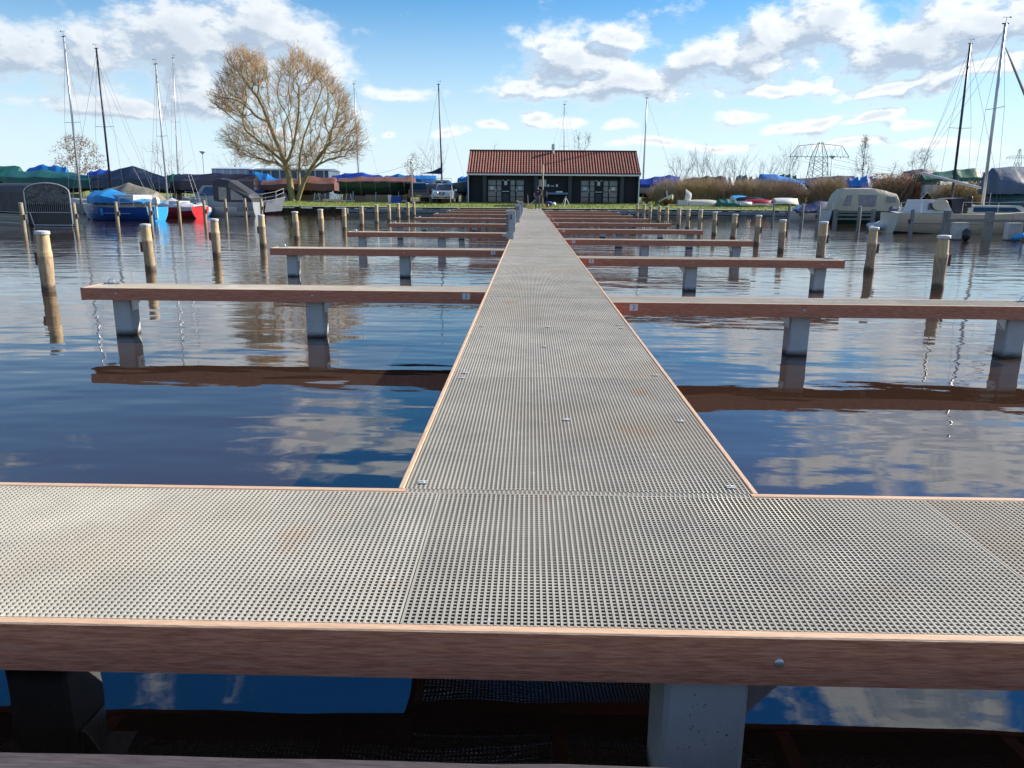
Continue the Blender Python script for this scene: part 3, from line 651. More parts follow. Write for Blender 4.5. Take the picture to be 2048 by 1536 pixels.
for pxm in (1011,1198):
    x=hx(pxm); mb=MB(); mb.bbox(x-.32,x+.32,.36,.534,1.02,1.07); mb.build('shelf',TRIM,HB)
    mb=MB(); mb.bbox(x-.13,x+.13,.51,.534,1.62,1.98); mb.build('notice_frame',NOTE,HB)
    mb=MB(); mb.bbox(x-.34,x-.14,.48,.534,2.02,2.07); mb.build('coat_rail',TRIM,HB); mb=MB(); mb.bbox(x+.14,x+.34,.48,.534,2.02,2.07); mb.build('coat_rail',TRIM,HB)
    mb=MB(); mb.bbox(x-.27,x+.27,.50,.534,.1,.85); mb.build('low_hatch',GREYF,HB)
x0,x1=hx(1077),hx(1092.5); mb=MB(); mb.bbox(x0,x1,.48,.534,hz_(373.5),hz_(359)); nbd=mb.build('notice_board',mat('board_map',(.50,.56,.55),(.30,.36,.36),6,.6),HB)
for a,b,c_,d_ in ((.1,.4,.5,.9),(.5,.9,.45,.92),(.12,.45,.08,.4),(.55,.88,.1,.38)):
    w=x1-x0; h=hz_(359)-hz_(373.5); mb=MB(); mb.bbox(x0+w*a,x0+w*b,.474,.4795,hz_(373.5)+h*c_,hz_(373.5)+h*d_); mb.build('map_sheet',NOTE,nbd)
for px in (1096.5,1114): 
    mb=MB(); x=hx(px); mb.bbox(x-.1,x+.1,.52,.534,hz_(373.5),hz_(368.5)); mb.build('notice_frame',NOTE,HB)
mb=MB(); x=hx(1105); mb.bbox(x-.15,x+.15,.52,.534,hz_(372.5),hz_(371)); mb.build('name_plate',TRIM,HB)
for px,pa in ((966,1),):
    mb=MB(); x=hx(px); mb.bbox(x-.05,x+.05,.49,.534,1.0,1.25); mb.build('door_handle',TRIM,HB)
# long bench in front of the wall
t=thing('cleaning_table','long blue-grey table standing against the black building','table',(BX(1114.5),BY+.3,.80))
w=(BX(1136)-BX(1093))/2
mb=MB(); mb.bbox(-w,w,-.35,.1,.80,.98); mb.build('table_top',mat('blue_grey_sheet',(.12,.22,.36),(.09,.17,.29),2,.5),t)
mb=MB(); mb.bbox(-.1,.5,-.3,.0,.982,1.1); mb.build('basin',TRIM,t)
for s in (-1,1):
    for yy in (-.3,.05):
        mb=MB(); mb.bbox(s*(w-.1)-.03,s*(w-.1)+.03,yy-.03,yy+.03,0,.80); mb.build('leg',GREYF,t)
# ------------------------------------------------------------------ workman at the end of the pier
def skin_person():
    v={};pts=[];ed=[];rad=[]
    def node(p,r): pts.append(p); rad.append(r); return len(pts)-1
    def chain(start,ps):
        for p,r in ps:
            i=node(p,r); ed.append((start,i)); start=i
        return start
    pel=node((0,0,.98),(.165,.12))
    chest=chain(pel,[((0,.01,1.12),(.15,.105)),((0,.02,1.28),(.175,.11)),((0,.0,1.42),(.165,.095))])
    neck=chain(chest,[((0,-.01,1.50),(.065,.065)),((0,.01,1.55),(.06,.06)),((0,.02,1.62),(.078,.092)),((0,.03,1.70),(.08,.098)),((0,.03,1.765),(.055,.07))])
    for s in (-1,1):
        chain(chest,[((s*.17,0,1.42),(.07,.065)),((s*.225,-.01,1.36),(.06,.058)),((s*.265,-.03,1.14),(.048,.046)),((s*.23,.10,.98),(.038,.036)),((s*.15,.20,.96),(.032,.028))])
        chain(pel,[((s*.10,0,.90),(.105,.105)),((s*.115,.01,.70),(.085,.088)),((s*.12,.03,.50),(.066,.07)),((s*.125,-.02,.28),(.06,.062)),((s*.13,-.04,.09),(.046,.05)),((s*.135,.03,.045),(.045,.04)),((s*.145,.14,.04),(.042,.032))])
    me=bpy.data.meshes.new('p'); me.from_pydata(pts,ed,[]); o=bpy.data.objects.new('p',me); C.objects.link(o)
    md=o.modifiers.new('s','SKIN'); sv=me.skin_vertices[0].data
    for i,r in enumerate(rad): sv[i].radius=r
    sv[pel].use_root=True
    o.modifiers.new('u','SUBSURF').levels=2; 
    dg=bpy.context.evaluated_depsgraph_get(); dg.update(); m2=bpy.data.meshes.new_from_object(o.evaluated_get(dg)); bpy.data.objects.remove(o); return m2
pm=skin_person(); pm.name='body'
SHIRT=mat('navy_shirt',(.018,.022,.045),(.03,.034,.06),9,.85); TRO=mat('grey_trousers',(.085,.09,.115),(.06,.065,.085),7,.85,bump=.01); SKIN=mat('skin',(.48,.27,.19),(.42,.23,.16),8,.5); SHOE=mat('shoe',(.02,.017,.015),(.03,.025,.02),9,.6); HAIR=mat('hair_dark',(.035,.027,.022),(.05,.04,.03),30,.8)
for m_ in (SHIRT,TRO,SKIN,SHOE,HAIR): pm.materials.append(m_)
for p in pm.polygons:
    c=p.center; p.use_smooth=True; ax=abs(c.x)
    k=0
    if c.z<.11: k=3
    elif ax<.30 and c.z<1.02 and not (ax>.19 and c.z>.86) and not(c.y>.15): k=1
    elif c.z>1.5: k=2 if c.z<1.60 or c.y>.07 else 4
    elif ax>.2 and c.z<1.2 or (c.y>.13 and c.z<1.05): k=2
    p.material_index=k
pp=P(1075,419,DZ)
tw=thing('person','workman in a navy short-sleeved shirt and grey trousers standing with his back turned','person',(pp.x,60.0,DZ-.002))
mobj('body',pm,tw); tw.rotation_euler[2]=.15
# face details and hands (turned away, still there)
mb=MB(); 
for s in (-1,1): mb.lathe([(.002,0),(.014,.004),(.016,.02),(.002,.028)],8,c=(s*.083,.02,1.655),M=None)
mb.tube([(0,.105,1.66),(0,.128,1.635),(0,.108,1.628)],.012,6); mb.build('ears_and_nose',SKIN,tw,True)
mb=MB()
for s in (-1,1): mb.lathe([(.001,-.009),(.009,0),(.001,.009)],8,c=(s*.03,.112,1.675))
mb.build('eyes',BLACK,tw,True)
mb=MB()
for s in (-1,1):
    for k in range(4):
        z=.975-.012*k; mb.tube([(s*.15,.20,z),(s*.11,.245,z-.005),(s*.08,.245,z-.012)],[.010,.009,.007],6)
    mb.tube([(s*.15,.19,.985),(s*.125,.21,1.005),(s*.10,.225,1.0)],[.011,.010,.008],6)
mb.build('fingers',SKIN,tw,True)
mb=MB(); mb.bbox(-.05,.05,-.135,-.128,1.27,1.31); mb.build('shirt_print',TRIM,tw)
# things around him
def at(px,py,z): return P(px,py,z)
t=thing('tool_case','bright yellow tool case lying at the end of the pier','tool case',(.16,61.2,DZ-.002)); YEL=mat('yellow_plastic',(.72,.50,.02),(.6,.4,.015),9,.45)
mb=MB(); mb.add([(-.22,-.13,0),(.22,-.13,0),(.22,.13,0),(-.22,.13,0),(-.17,-.11,.2),(.15,-.11,.2),(.15,.11,.2),(-.17,.11,.2)],[(0,3,2,1),(4,5,6,7),(0,1,5,4),(1,2,6,5),(2,3,7,6),(3,0,4,7)]); mb.build('shell',YEL,t)
mb=MB(); mb.tube([(-.1,0,.2),(-.08,0,.25),(.06,0,.25),(.08,0,.2)],.014,6); mb.build('handle',BLACK,t)
mb=MB(); mb.bbox(-.26,-.225,-.1,.1,.02,.14); mb.build('end_cap',mat('orange_plastic',(.55,.12,.02),(.5,.1,.02),9,.5),t)
z0=ground_z(66.2); q=PY(1094.5,417,66.4)
t=thing('bucket','red bucket standing on the grass beside the pier','bucket',(q.x,66.6,ground_z(66.6))); RED=mat('red_plastic',(.55,.03,.025),(.45,.02,.02),9,.4)
mb=MB(); mb.lathe([(.10,0),(.105,.02),(.13,.27),(.14,.28),(.125,.275),(.1,.03)],14); mb.build('bucket_body',RED,t,True); mb=MB(); mb.tube([(-.13,0,.27),(-.09,-.12,.2),(0,-.16,.17),(.09,-.12,.2),(.13,0,.27)],.006,5); mb.build('handle',ZN,t)
q=PY(1131,411,68); t=thing('trestle','pale three-legged stand on the grass before the building','stand',(q.x,68.3,ground_z(68.3))); AL=mat('bare_aluminium',(.62,.63,.63),(.5,.5,.5),9,.4,metal=.4)
for a in (0.3,2.4,4.5):
    mb=MB(); mb.tube([(.05*math.cos(a),.05*math.sin(a),.72),(.42*math.cos(a),.42*math.sin(a),0)],.028,6); mb.build('leg',AL,t)
mb=MB(); mb.lathe([(.07,.66),(.09,.70),(.09,.80),(.05,.84)],10); mb.build('head',mat('stand_head',(.16,.17,.18),(.1,.1,.1),9,.5),t)
q=PY(1100,408,68.5); t=thing('duffel_bag','blue bag with a white bundle lying on the grass','bag',(q.x,69,ground_z(69)))
mb=MB(); mb.tube([(-.42,0,.16),(-.3,0,.19),(.1,0,.19),(.2,0,.16)],[.08,.17,.17,.09],10); mb.build('bag_body',mat('bag_blue',(.03,.08,.25),(.02,.05,.16),6,.8,bump=.02),t,True)
mb=MB(); mb.lathe([(.02,0),(.19,.05),(.2,.15),(.12,.27),(.02,.3)],10,c=(.38,0,0),jit=.5); mb.build('bundle',TRIM,t,True)
q=PY(1055,411,65); t=thing('spade','upright spade with a pale handle stuck behind the yellow case','spade',(q.x,66.4,ground_z(66.4)))
mb=MB(); mb.tube([(.06,0,.1),(0,0,1.05)],.02,6); mb.build('shaft',mat('ash_wood',(.45,.36,.24),(.36,.28,.18),9,.7),t); mb=MB(); mb.tube([(-.06,0,1.06),(.06,0,1.06)],.022,6); mb.build('grip',BLACK,t); mb=MB(); mb.bbox(-.05,.15,-.01,.01,-.12,.14); mb.build('blade',ZN,t)
OLDW=wood_mat('old_plank',(.30,.22,.15),(.20,.145,.10),(.34,.27,.19))
for k,(px,py,rz,L_) in enumerate(((1018,409,.05,2.6),(1027,412,-.12,2.2),(1035,408.5,.3,1.6),(1044,413,-.5,1.2))):
    q=PY(px,py,67+k*.3); mb=MB(); mb.box((0,0,.07),(L_,.2,.13)); o=mb.build('plank',OLDW,None,loc=(q.x,67.2+k*.45,ground_z(67.2+k*.45)+(.0 if k!=2 else .0))); o.rotation_euler[2]=rz
    tag(o,['long plank lying on the grass nearest the building doors','brown plank lying askew on the grass by the pier end','short plank set at an angle on the bank','short stub of plank beside the spade'][k],'plank','loose planks by the pier end')
q=PY(1065,407,64); mb=MB(); mb.box((0,0,0),(.09,.05,1.25)); o=mb.build('leaning_board',mat('new_board',(.55,.48,.38),(.45,.38,.3),9,.7),None,loc=(q.x,65.2,.95)); o.rotation_euler=(0,.85,0); tag(o,'pale board leaning at a slant behind the workman','board')
# pole with cable and hanging jacket
yp=67.3; xb=PY(1085,405,yp).x; gz=ground_z(yp); ht=PY(1084,329,yp).z-gz
t=thing('utility_pole','thin wooden pole with a cable to the roof and a dark jacket box on it','pole',(xb,yp,gz))
mb=MB(); mb.tube([(0,0,-.3),(0,0,ht*.5),(-.02,0,ht)],[.075,.068,.055],8); mb.build('shaft',mat('pole_wood',(.42,.35,.26),(.32,.26,.19),6,.8,stretch=(5,5,.5)),t,True)
a=Vector((0,0,ht-.05)); e=Vector((BX(1107)-xb,BY+3.2-yp,.8+ridge-.5-gz)); pts=[a.lerp(e,k/10)-Vector((0,0,.35*math.sin(pi*k/10))) for k in range(11)]
mb=MB(); mb.tube(pts,.012,4); mb.build('cable',BLACK,t)
mb=MB(); mb.add([(.05,-.14,.85),(.34,-.14,.82),(.36,.08,.82),(.05,.08,.85),(.08,-.1,1.42),(.30,-.1,1.36),(.30,.06,1.36),(.08,.06,1.42)],[(0,3,2,1),(4,5,6,7),(0,1,5,4),(1,2,6,5),(2,3,7,6),(3,0,4,7)]); mb.build('hanging_jacket',mat('jacket',(.02,.02,.022),(.035,.035,.035),5,.8,bump=.03),t)
mb=MB(); mb.bbox(.345,.375,-.13,.06,.86,1.33); mb.build('jacket_edge',TRIM,t)
# ------------------------------------------------------------------ boats
def lerp(a,b,t): return a+(b-a)*t
def hull_shape(L,B,fs,fm,fb,draft,tr=.75,rake=.5,n=15,m=11):
    """stations from stern (x=-L/2) to bow; z=0 is the waterline"""
    secs=[]
    for i in range(n):
        t=i/(n-1)
        f=tr+(1-tr)*math.sin(min(1,t/.42)*pi/2) if t<.42 else max(.015,1-((t-.42)/.58)**2.3)
        b=B/2*f
        sh=fm+(fs-fm)*max(0,1-t/.5)**2+(fb-fm)*max(0,(t-.4)/.6)**2
        kz=-draft*(1-max(0,(t-.55)/.45)**2.2*.9-max(0,(.25-t)/.25)*.35)
        row=[]
        for j in range(m):
            a=-1+2*j/(m-1); s=1 if a>=0 else -1; u=abs(a)
            y=s*b*math.sin(u*pi/2)**.72; z=kz+(sh-kz)*(1-math.cos(u*pi/2))**.75
            row.append((-L/2+L*t+rake*max(0,(z-kz)/(fb+draft))*t**4-rake*.5*t**4,y,z))
        secs.append(row)
    return secs
def hull(parent,shape,bands,deck,name='hull',smooth=True):
    """bands: list of (z above which, material)"""
    secs=shape; mb=MB(); n=len(secs);m=len(secs[0]); mats=[b for _,b in bands]
    vs=[p for s in secs for p in s]; fs=[];mm=[]
    def mi(z):
        k=0
        for q,(zz,_) in enumerate(bands):
            if z>=zz: k=q
        return k
    for i in range(n-1):
        for j in range(m-1):
            f=(i*m+j,i*m+j+1,(i+1)*m+j+1,(i+1)*m+j); fs.append(f); mm.append(mi(sum(vs[q][2] for q in f)/4))
    fs.append(tuple(range(m))); mm.append(mi(secs[0][0][2]-.1))
    mb.add(vs,fs,mm); h=mb.build(name,mats,parent)
    if smooth: smooth_by_angle(h,50)
    if deck:
        mb=MB(); ds=[[(s[0][0],s[0][1]*.985,s[0][2]-.01),(s[0][0],0,s[0][2]+.05),(s[-1][0],s[-1][1]*.985,s[-1][2]-.01)] for s in secs]
        mb.loft(ds,cap=False); mb.build('deck',deck,parent)
    return h
def prism(mb,x0,x1,w0,w1,z0,z1,sf=.2,sb=.1,tp=.85,m=0):
    mb.add([(x0,-w0/2,z0),(x1,-w1/2,z0),(x1,w1/2,z0),(x0,w0/2,z0),(x0+sb,-w0/2*tp,z1),(x1-sf,-w1/2*tp,z1),(x1-sf,w1/2*tp,z1),(x0+sb,w0/2*tp,z1)],[(0,3,2,1),(4,5,6,7),(0,1,5,4),(1,2,6,5),(2,3,7,6),(3,0,4,7)],m); return mb
def tarp_mesh(L,B,zb,zr,ends=(.5,.5),peak=None,sag=.06,seed=0,n=34,m=19,skirt=.3,roof=.8,wob=.05,drop=None):
    """cover hung over a ridge: zb hem height, zr ridge height; ends = relative ridge height at stern and bow"""
    rr=random.Random(seed); ph=rr.uniform(0,50); secs=[]
    for i in range(n):
        t=i/(n-1); x=-L/2+L*t
        pk=peak if peak is not None else .5
        rz=lerp(ends[0],1,(t/pk)) if t<pk else lerp(1,ends[1],(t-pk)/(1-pk))
        rz-=1.5*sag*abs(math.sin(t*pi*3+ph)); H=zr-zb
        wv=B/2*min(1,.62+1.2*math.sin(pi*min(1,max(0,t*.86+.1)))**.7*.42)
        row=[]
        for j in range(m):
            a=-1+2*j/(m-1); u=abs(a); s=1 if a>=0 else -1
            if u>roof:
                k=(u-roof)/(1-roof); y=s*wv; z=zb+H*rz*skirt*(1-k)
            else:
                k=u/roof; y=s*wv*k**.9; z=zb+H*rz*(1-(1-skirt)*k**1.05)
            fold=wob*(1.1*mnoise.noise(Vector((x*.9+ph,y*.5,z*.5)))+.35*mnoise.noise(Vector((x*3.2+ph,y*.9,z*.8))))
            hem=(.10*mnoise.noise(Vector((x*1.8+ph,s*3,0))) if u>.97 else 0)
            row.append((x+fold*.4,y+s*fold,z+fold*.6+hem))
        secs.append(row)
    mb=MB(); mb.loft(secs,cap=True); return mb
def tarpm(name,c,k=.72,rough=.5): return mat('tarp_'+name,c,tuple(x*k for x in c),1.1,rough,bump=.035,bscale=2.4,stretch=(1,1,.45),detail=5,spec=.35)
T_TEAL=tarpm('teal',(.02,.15,.125)); T_DTEAL=tarpm('dark_teal',(.02,.115,.11)); T_BLUE=tarpm('blue',(.015,.20,.58)); T_ROYAL=tarpm('royal',(.018,.075,.45)); T_SKY=tarpm('sky',(.03,.28,.62))
T_SLATE=tarpm('slate',(.045,.07,.11)); T_BROWN=tarpm('brown',(.21,.105,.078)); T_PURP=tarpm('purple',(.10,.078,.10)); T_GREEN=tarpm('green',(.015,.13,.085)); T_GREY=tarpm('grey',(.10,.14,.19)); T_WHITE=tarpm('white',(.55,.56,.57)); T_BEIGE=tarpm('beige',(.52,.47,.33),.85); T_NAVY=tarpm('navy',(.01,.022,.10)); T_KHAKI=tarpm('khaki',(.24,.22,.17)); T_DARK=tarpm('dark',(.05,.05,.055)); T_MAROON=tarpm('maroon',(.15,.10,.10))
HW=mat('hull_white',(.62,.63,.62),(.54,.55,.54),2,.35); HGR=mat('hull_grey',(.30,.33,.34),(.25,.28,.29),2,.4); HBL=mat('hull_blue',(.015,.10,.38),(.012,.085,.32),2,.3); HLB=mat('hull_light_blue',(.02,.33,.72),(.02,.28,.62),2,.3); HRE=mat('hull_red',(.36,.012,.02),(.28,.01,.016),2,.3); HDK=mat('hull_dark',(.012,.014,.016),(.02,.02,.022),2,.4); HGN=mat('hull_green',(.012,.05,.035),(.01,.04,.03),2,.35); HBE=mat('hull_beige',(.62,.53,.40),(.55,.47,.35),2,.4); AF=mat('antifoul_red',(.16,.03,.025),(.11,.022,.02),3,.8); AFK=mat('antifoul_dark',(.02,.022,.025),(.03,.03,.03),3,.8); HCR=mat('hull_cream',(.60,.56,.46),(.53,.50,.41),2,.45)
MASTA=mat('mast_alloy',(.58,.59,.60),(.48,.49,.50),3,.35,metal=.35); MASTD=mat('mast_dark',(.016,.018,.028),(.022,.024,.035),3,.4); WIRE=mat('stay_wire',(.16,.17,.19),(.12,.13,.14),3,.5,metal=.5)
ROPE=mat('rope',(.45,.42,.36),(.35,.32,.27),9,.8)
WIN=glass('boat_window',(.012,.02,.03))
def mast(parent,base,h,r=.05,m=None,lean=(0,0),stays=(),spread=.55,boom=None,wr=.006,spr_at=.5,axis='y'):
    """mast with head fittings, spreaders and wire stays; base, stays in the boat's frame"""
    m=m or MASTA; b=Vector(base); top=b+Vector((lean[0],lean[1],h))
    mb=MB(); mb.tube([b,b.lerp(top,.5),top],[r,r,r*.85],8); mo=mb.build('mast',m,parent,True)
    mb=MB(); mb.tube([top+Vector((-.16,0,.02)),top+Vector((.16,0,.02))],.03,5); mb.tube([top,top+Vector((.02,0,.30))],.010,4); mb.tube([top+Vector((-.18,0,.3)),top+Vector((.2,0,.3))],.010,4); mb.box(tuple(top+Vector((.2,0,.3))),(.08,.01,.06)); mb.build('mast_head',MASTD,mo)
    c=b.lerp(top,spr_at); dx=(1,0) if axis=='x' else (0,1)
    mb=MB(); mb.tube([c+Vector((dx[0]*-spread,dx[1]*-spread,.03)),c,c+Vector((dx[0]*spread,dx[1]*spread,.03))],.016,5); mb.build('spreader',m,mo)
    for s in stays:
        mb=MB(); p=b.lerp(top,s[3] if len(s)>3 else .98); mb.tube([p,Vector(s[:3])],wr,4,cap=False); mb.build('stay',WIRE,mo)
    for s in (-1,1):
        mb=MB(); e=Vector((dx[0]*s*spread,dx[1]*s*spread,.03)); q=b+Vector((dx[0]*s*spread*1.5,dx[1]*s*spread*1.5,0)); mb.tube([b.lerp(top,.97),c+e,q],wr,4,cap=False); mb.build('shroud',WIRE,mo)
    if boom:
        mb=MB(); mb.tube([Vector(boom[0]),Vector(boom[1])],.045,7); mb.build('boom',m,parent)
    return mo
def rail(parent,pts,h,m=None,r=.013,name='guard_rail',mid=True):
    mb=MB(); top=[Vector(p)+Vector((0,0,h)) for p in pts]
    mb.tube(top,r,5)
    if mid: mb.tube([Vector(p)+Vector((0,0,h*.5)) for p in pts],r*.8,5)
    for p in pts: mb.tube([p,Vector(p)+Vector((0,0,h))],r,5)
    return mb.build(name,m or STEEL,parent)
def windows(parent,quads,m=None):
    for q in quads:
        a,b,c,d=[Vector(v) for v in q]; nrm=(b-a).cross(d-a).normalized()*.012
        mb=MB(); mb.add([a,b,c,d,a+nrm,b+nrm,c+nrm,d+nrm],[(0,3,2,1),(4,5,6,7),(0,1,5,4),(1,2,6,5),(2,3,7,6),(3,0,4,7)]); mb.build('window',m or WIN,parent)
def fender(parent,p,m,l=.45,r=.07):
    mb=MB(); mb.lathe([(.01,0),(r*.8,-.04),(r,-.1),(r,-l+.1),(r*.8,-l+.04),(.01,-l)],8,c=p); mb.tube([p,(p[0],p[1],p[2]+.35)],.008,4); mb.build('fender',m,parent,True)
def outboard(parent,x,y,z,m=None,name='outboard_motor'):
    mb=MB(); mb.loft([[(x+a*s,y+b*s,z+h) for a,b in ((-.22,-.11),(.14,-.11),(.2,0),(.14,.11),(-.22,.11))] for s,h in ((.75,.30),(1,.38),(1.02,.60),(.7,.72))],closed=True); mb.tube([(x,y,z+.32),(x,y,z-.55)],.07,6); mb.lathe([(.01,-.12),(.07,0),(.01,.2)],6,M=Matrix.Translation((x,y,z-.5))@Matrix.Rotation(pi/2,4,'Y')); mb.tube([(x+.15,y,z+.42),(x+.55,y,z+.55)],.025,5)
    return mb.build(name,m or HDK,parent)
# ---- moored boats, far side of the basin next to the blue sailboat
def moored(name,label,px,py_w,rz,group='boats moored along the basin',cat='boat'):
    q=P(px,py_w,WZ); return thing(name,label,cat,(q.x,q.y,WZ),rz,group)
# blue sailboat (stern towards the pier side)
t=moored('sailboat','blue sailboat with a bright blue tarpaulin over its cabin','x' and 243,440.5,pi-.32)
S=hull_shape(5.7,2.1,.82,.78,.98,.35,.8,.45)
hull(t,S,[(-2,AFK),(-.02,HW),(.05,HBL),(.70,HCR)],HCR)
mb=MB(); ys=[(y*.97) for (_,y,_) in S[0]]
mb.add([(S[0][j][0]-.012,S[0][j][1]*.97,S[0][j][2]) for j in range(11)],[tuple(range(11))[::-1]]); mb.build('transom',HLB,t)  # lighter blue puts the sunlight on the stern into its colour
mb=MB(); prism(mb,-1.9,1.7,1.62,1.2,.72,1.5,.5,.1,.86); mb.build('cabin',HCR,t)
windows(t,[((1.25,.70,.90),(.3,.77,.90),(.3,.71,1.36),(1.1,.66,1.36)),((.1,.78,.90),(-.6,.80,.90),(-.6,.74,1.36),(.1,.72,1.36))],mat('blue_pane',(.05,.09,.16),(.07,.12,.2),3,.15))
o=tarp_mesh(4.4,1.9,1.02,1.85,(.2,.9),.72,.05,5,roof=.82,skirt=.5,wob=.07).build('tarpaulin',T_SKY,t,False); o.location[0]=-.35; smooth_by_angle(o,26)
q=lambda px,py: t.matrix_world.inverted()@PY(px,py,t.location.y+.5)
bpy.context.view_layer.update()
def local(t,px,py,dy=0):
    M_=Matrix.Translation(t.location)@Matrix.Rotation(t.rotation_euler[2],4,'Z'); return M_.inverted()@PY(px,py,t.location.y+dy)
b=local(t,150,372,.7); e=local(t,120,72,.7)
mast(t,(b.x,0,.9),e.z-.9,.062,MASTA,(-.25,0),[(-2.75,.1,.8),(2.9,0,1.0,.97)],.62,axis='x',wr=.008)
rail(t,[(-2.7,.75,.85),(-2.0,.95,.84),(-1.0,1.0,.82)],.5)
fender(t,(.3,1.07,.72),HLB); outboard(t,-2.98,.25,.65,HW)
tm=text_mesh('BERG    N',.17); tm.materials.append(HW); nb=mobj('name_lettering',tm,t,(1.05,1.06,.47)); nb.rotation_euler=(pi/2+.12,0,pi+.03)
for a,b_ in ((-1.8,.35),(1.5,2.0)):
    mb=MB(); mb.bbox(a,b_,1.045 if a<0 else .96,1.066 if a<0 else .99,.43,.455); mb.build('stripe',HW,t)
# red sailboat
t=moored('sailboat','dark red sailboat with a crumpled white cover on deck',352,435.5,pi-.42)
S=hull_shape(4.6,1.9,.75,.70,.88,.3,.78,.4); hull(t,S,[(-2,AFK),(-.02,HW),(.05,HRE),(.60,HW)],HW)
o=tarp_mesh(3.9,1.7,.66,1.30,(.5,.5),.55,.12,9,roof=.8,skirt=.35,wob=.10).build('deck_cover',T_WHITE,t,True)
mb=MB(); prism(mb,-.9,1.0,1.2,.9,.7,1.1,.4,.1); mb.build('cabin',HW,t)
b=local(t,342,400,.5); e=local(t,323,130,.5); mast(t,(b.x,0,.8),e.z-.8,.055,MASTA,(-.1,0),[(-2.2,.1,.75),(2.3,0,.9),(-2.2,-.3,.75,.9)],.5,axis='x',wr=.008)
rail(t,[(-2.2,.7,.75),(-2.25,0,.75),(-2.2,-.7,.75)],.55); rail(t,[(1.2,.75,.75),(1.9,.4,.8),(2.3,0,.86)],.5)
mb=MB(); mb.add([(S[0][j][0]-.012,S[0][j][1]*.97,S[0][j][2]) for j in range(11)],[tuple(range(11))[::-1]]); mb.build('transom',mat('bright_red',(.60,.02,.03),(.5,.015,.02),3,.3),t)
# small blue and white open boat
t=moored('motorboat','small white and bright blue motorboat squeezed between the red sailboat and grey cruiser',400,433.5,-pi/2+.2)
S=hull_shape(3.6,1.4,.55,.5,.75,.2,.85,.4); hull(t,S,[(-2,HW),(-.0,HLB),(.36,HW)],HW); o=tarp_mesh(2.6,1.3,.5,.95,(.6,.5),.4,.1,3).build('cover',T_WHITE,t,True); outboard(t,-1.85,0,.5)
# black-masted sailboat behind with khaki tent
t=moored('sailboat','sailboat with a black mast and a grey-brown tent cover',252,425.5,pi-.12); t.location.y=60
bx=PY(235,425,60).x; t.location.x=bx
S=hull_shape(7.4,2.5,.95,.9,1.15,.4,.75,.5); hull(t,S,[(-2,AFK),(.0,HGR),(.7,HW)],HGR)
o=tarp_mesh(5.0,2.5,1.0,2.35,(.55,.5),.45,.03,12,roof=.85,skirt=.25,wob=.04).build('tent_cover',T_KHAKI,t,True); o.location[0]=-1.0
b=local(t,222,385); e=local(t,192,97); mast(t,(b.x,0,.9),e.z-.9,.075,MASTD,(e.x-b.x,0),[(-3.6,0,1.0),(3.7,0,1.2),(-3.6,.3,1.0,.9)],.75,axis='x',wr=.009)
rail(t,[(-3.6,1.0,1.0),(-2.6,1.15,1.0),(-1.6,1.2,.98)],.6)
# grey cabin cruiser with dark canopy
t=moored('cabin_cruiser','grey cabin cruiser with a dark camper canopy over its cockpit',444,431.5,pi-.06)
S=hull_shape(5.6,2.3,1.0,1.0,1.35,.4,.85,.5); hull(t,S,[(-2,AFK),(-.03,HW),(.5,HGR)],HGR)
mb=MB(); prism(mb,-.3,1.9,1.9,1.5,1.0,2.15,.9,.2,.8); mb.build('wheelhouse',HGR,t); windows(t,[((.0,.90,1.45),(1.2,.82,1.45),(.75,.74,2.05),(.05,.79,2.05))],mat('blue_glass',(.03,.06,.11),(.05,.09,.15),2,.1))
mb=MB(); secs=[]
for x,h,w in ((-2.75,1.25,1.0),(-2.55,1.55,1.02),(-1.1,2.5,1.0),(-.3,2.62,.95),(.1,2.55,.9)):
    secs.append([(x,-w,1.0),(x,-w,lerp(1.0,h,.72)),(x,-w*.75,h),(x,0,h+.06),(x,w*.75,h),(x,w,lerp(1.0,h,.72)),(x,w,1.0)])
mb.loft(secs); mb.build('canopy',T_DARK,t)
windows(t,[((-.95,1.03,1.15),(-.35,1.0,1.15),(-.35,1.0,2.05),(-.95,1.03,2.0)),((-2.2,1.05,1.15),(-1.25,1.04,1.15),(-1.25,1.03,1.95),(-2.1,1.05,1.4))],mat('canopy_pane',(.22,.20,.17),(.30,.31,.32),3,.3))
rail(t,[(2.2,.85,1.2),(1.4,1.05,1.1),(.6,1.1,1.02)],.55); rail(t,[(-2.8,.8,1.0),(-2.8,-.8,1.0)],.6)
# dark steel boat with white bow and rails
t=moored('steel_boat','black steel boat with white bow and long white guard rails',500,429,.10)
S=hull_shape(5.2,2.0,.85,.85,1.35,.4,.8,.7); hull(t,S,[(-2,AF),(.12,HDK),(.72,HW)],HW)
rail(t,[(-2.2,-.95,.85),(-1.2,-1.0,.85),(0,-1.0,.86),(1.2,-.85,.95),(2.2,-.5,1.15),(2.7,0,1.4)],.6,HW,.022)
mb=MB(); prism(mb,-1.5,.2,1.3,1.1,.9,1.5,.3,.1); mb.build('cabin',HDK,t)
mb=MB(); mb.bbox(-.9,-.3,-1.03,-1.0,.35,.55); mb.build('yellow_plate',YEL,t); mb=MB(); mb.add([(1.3,-.75,.2),(2.5,-.2,.3),(2.75,-.12,1.3),(1.5,-.82,.95)],[(0,1,2,3)]); mb.build('white_bow_panel',HW,t)
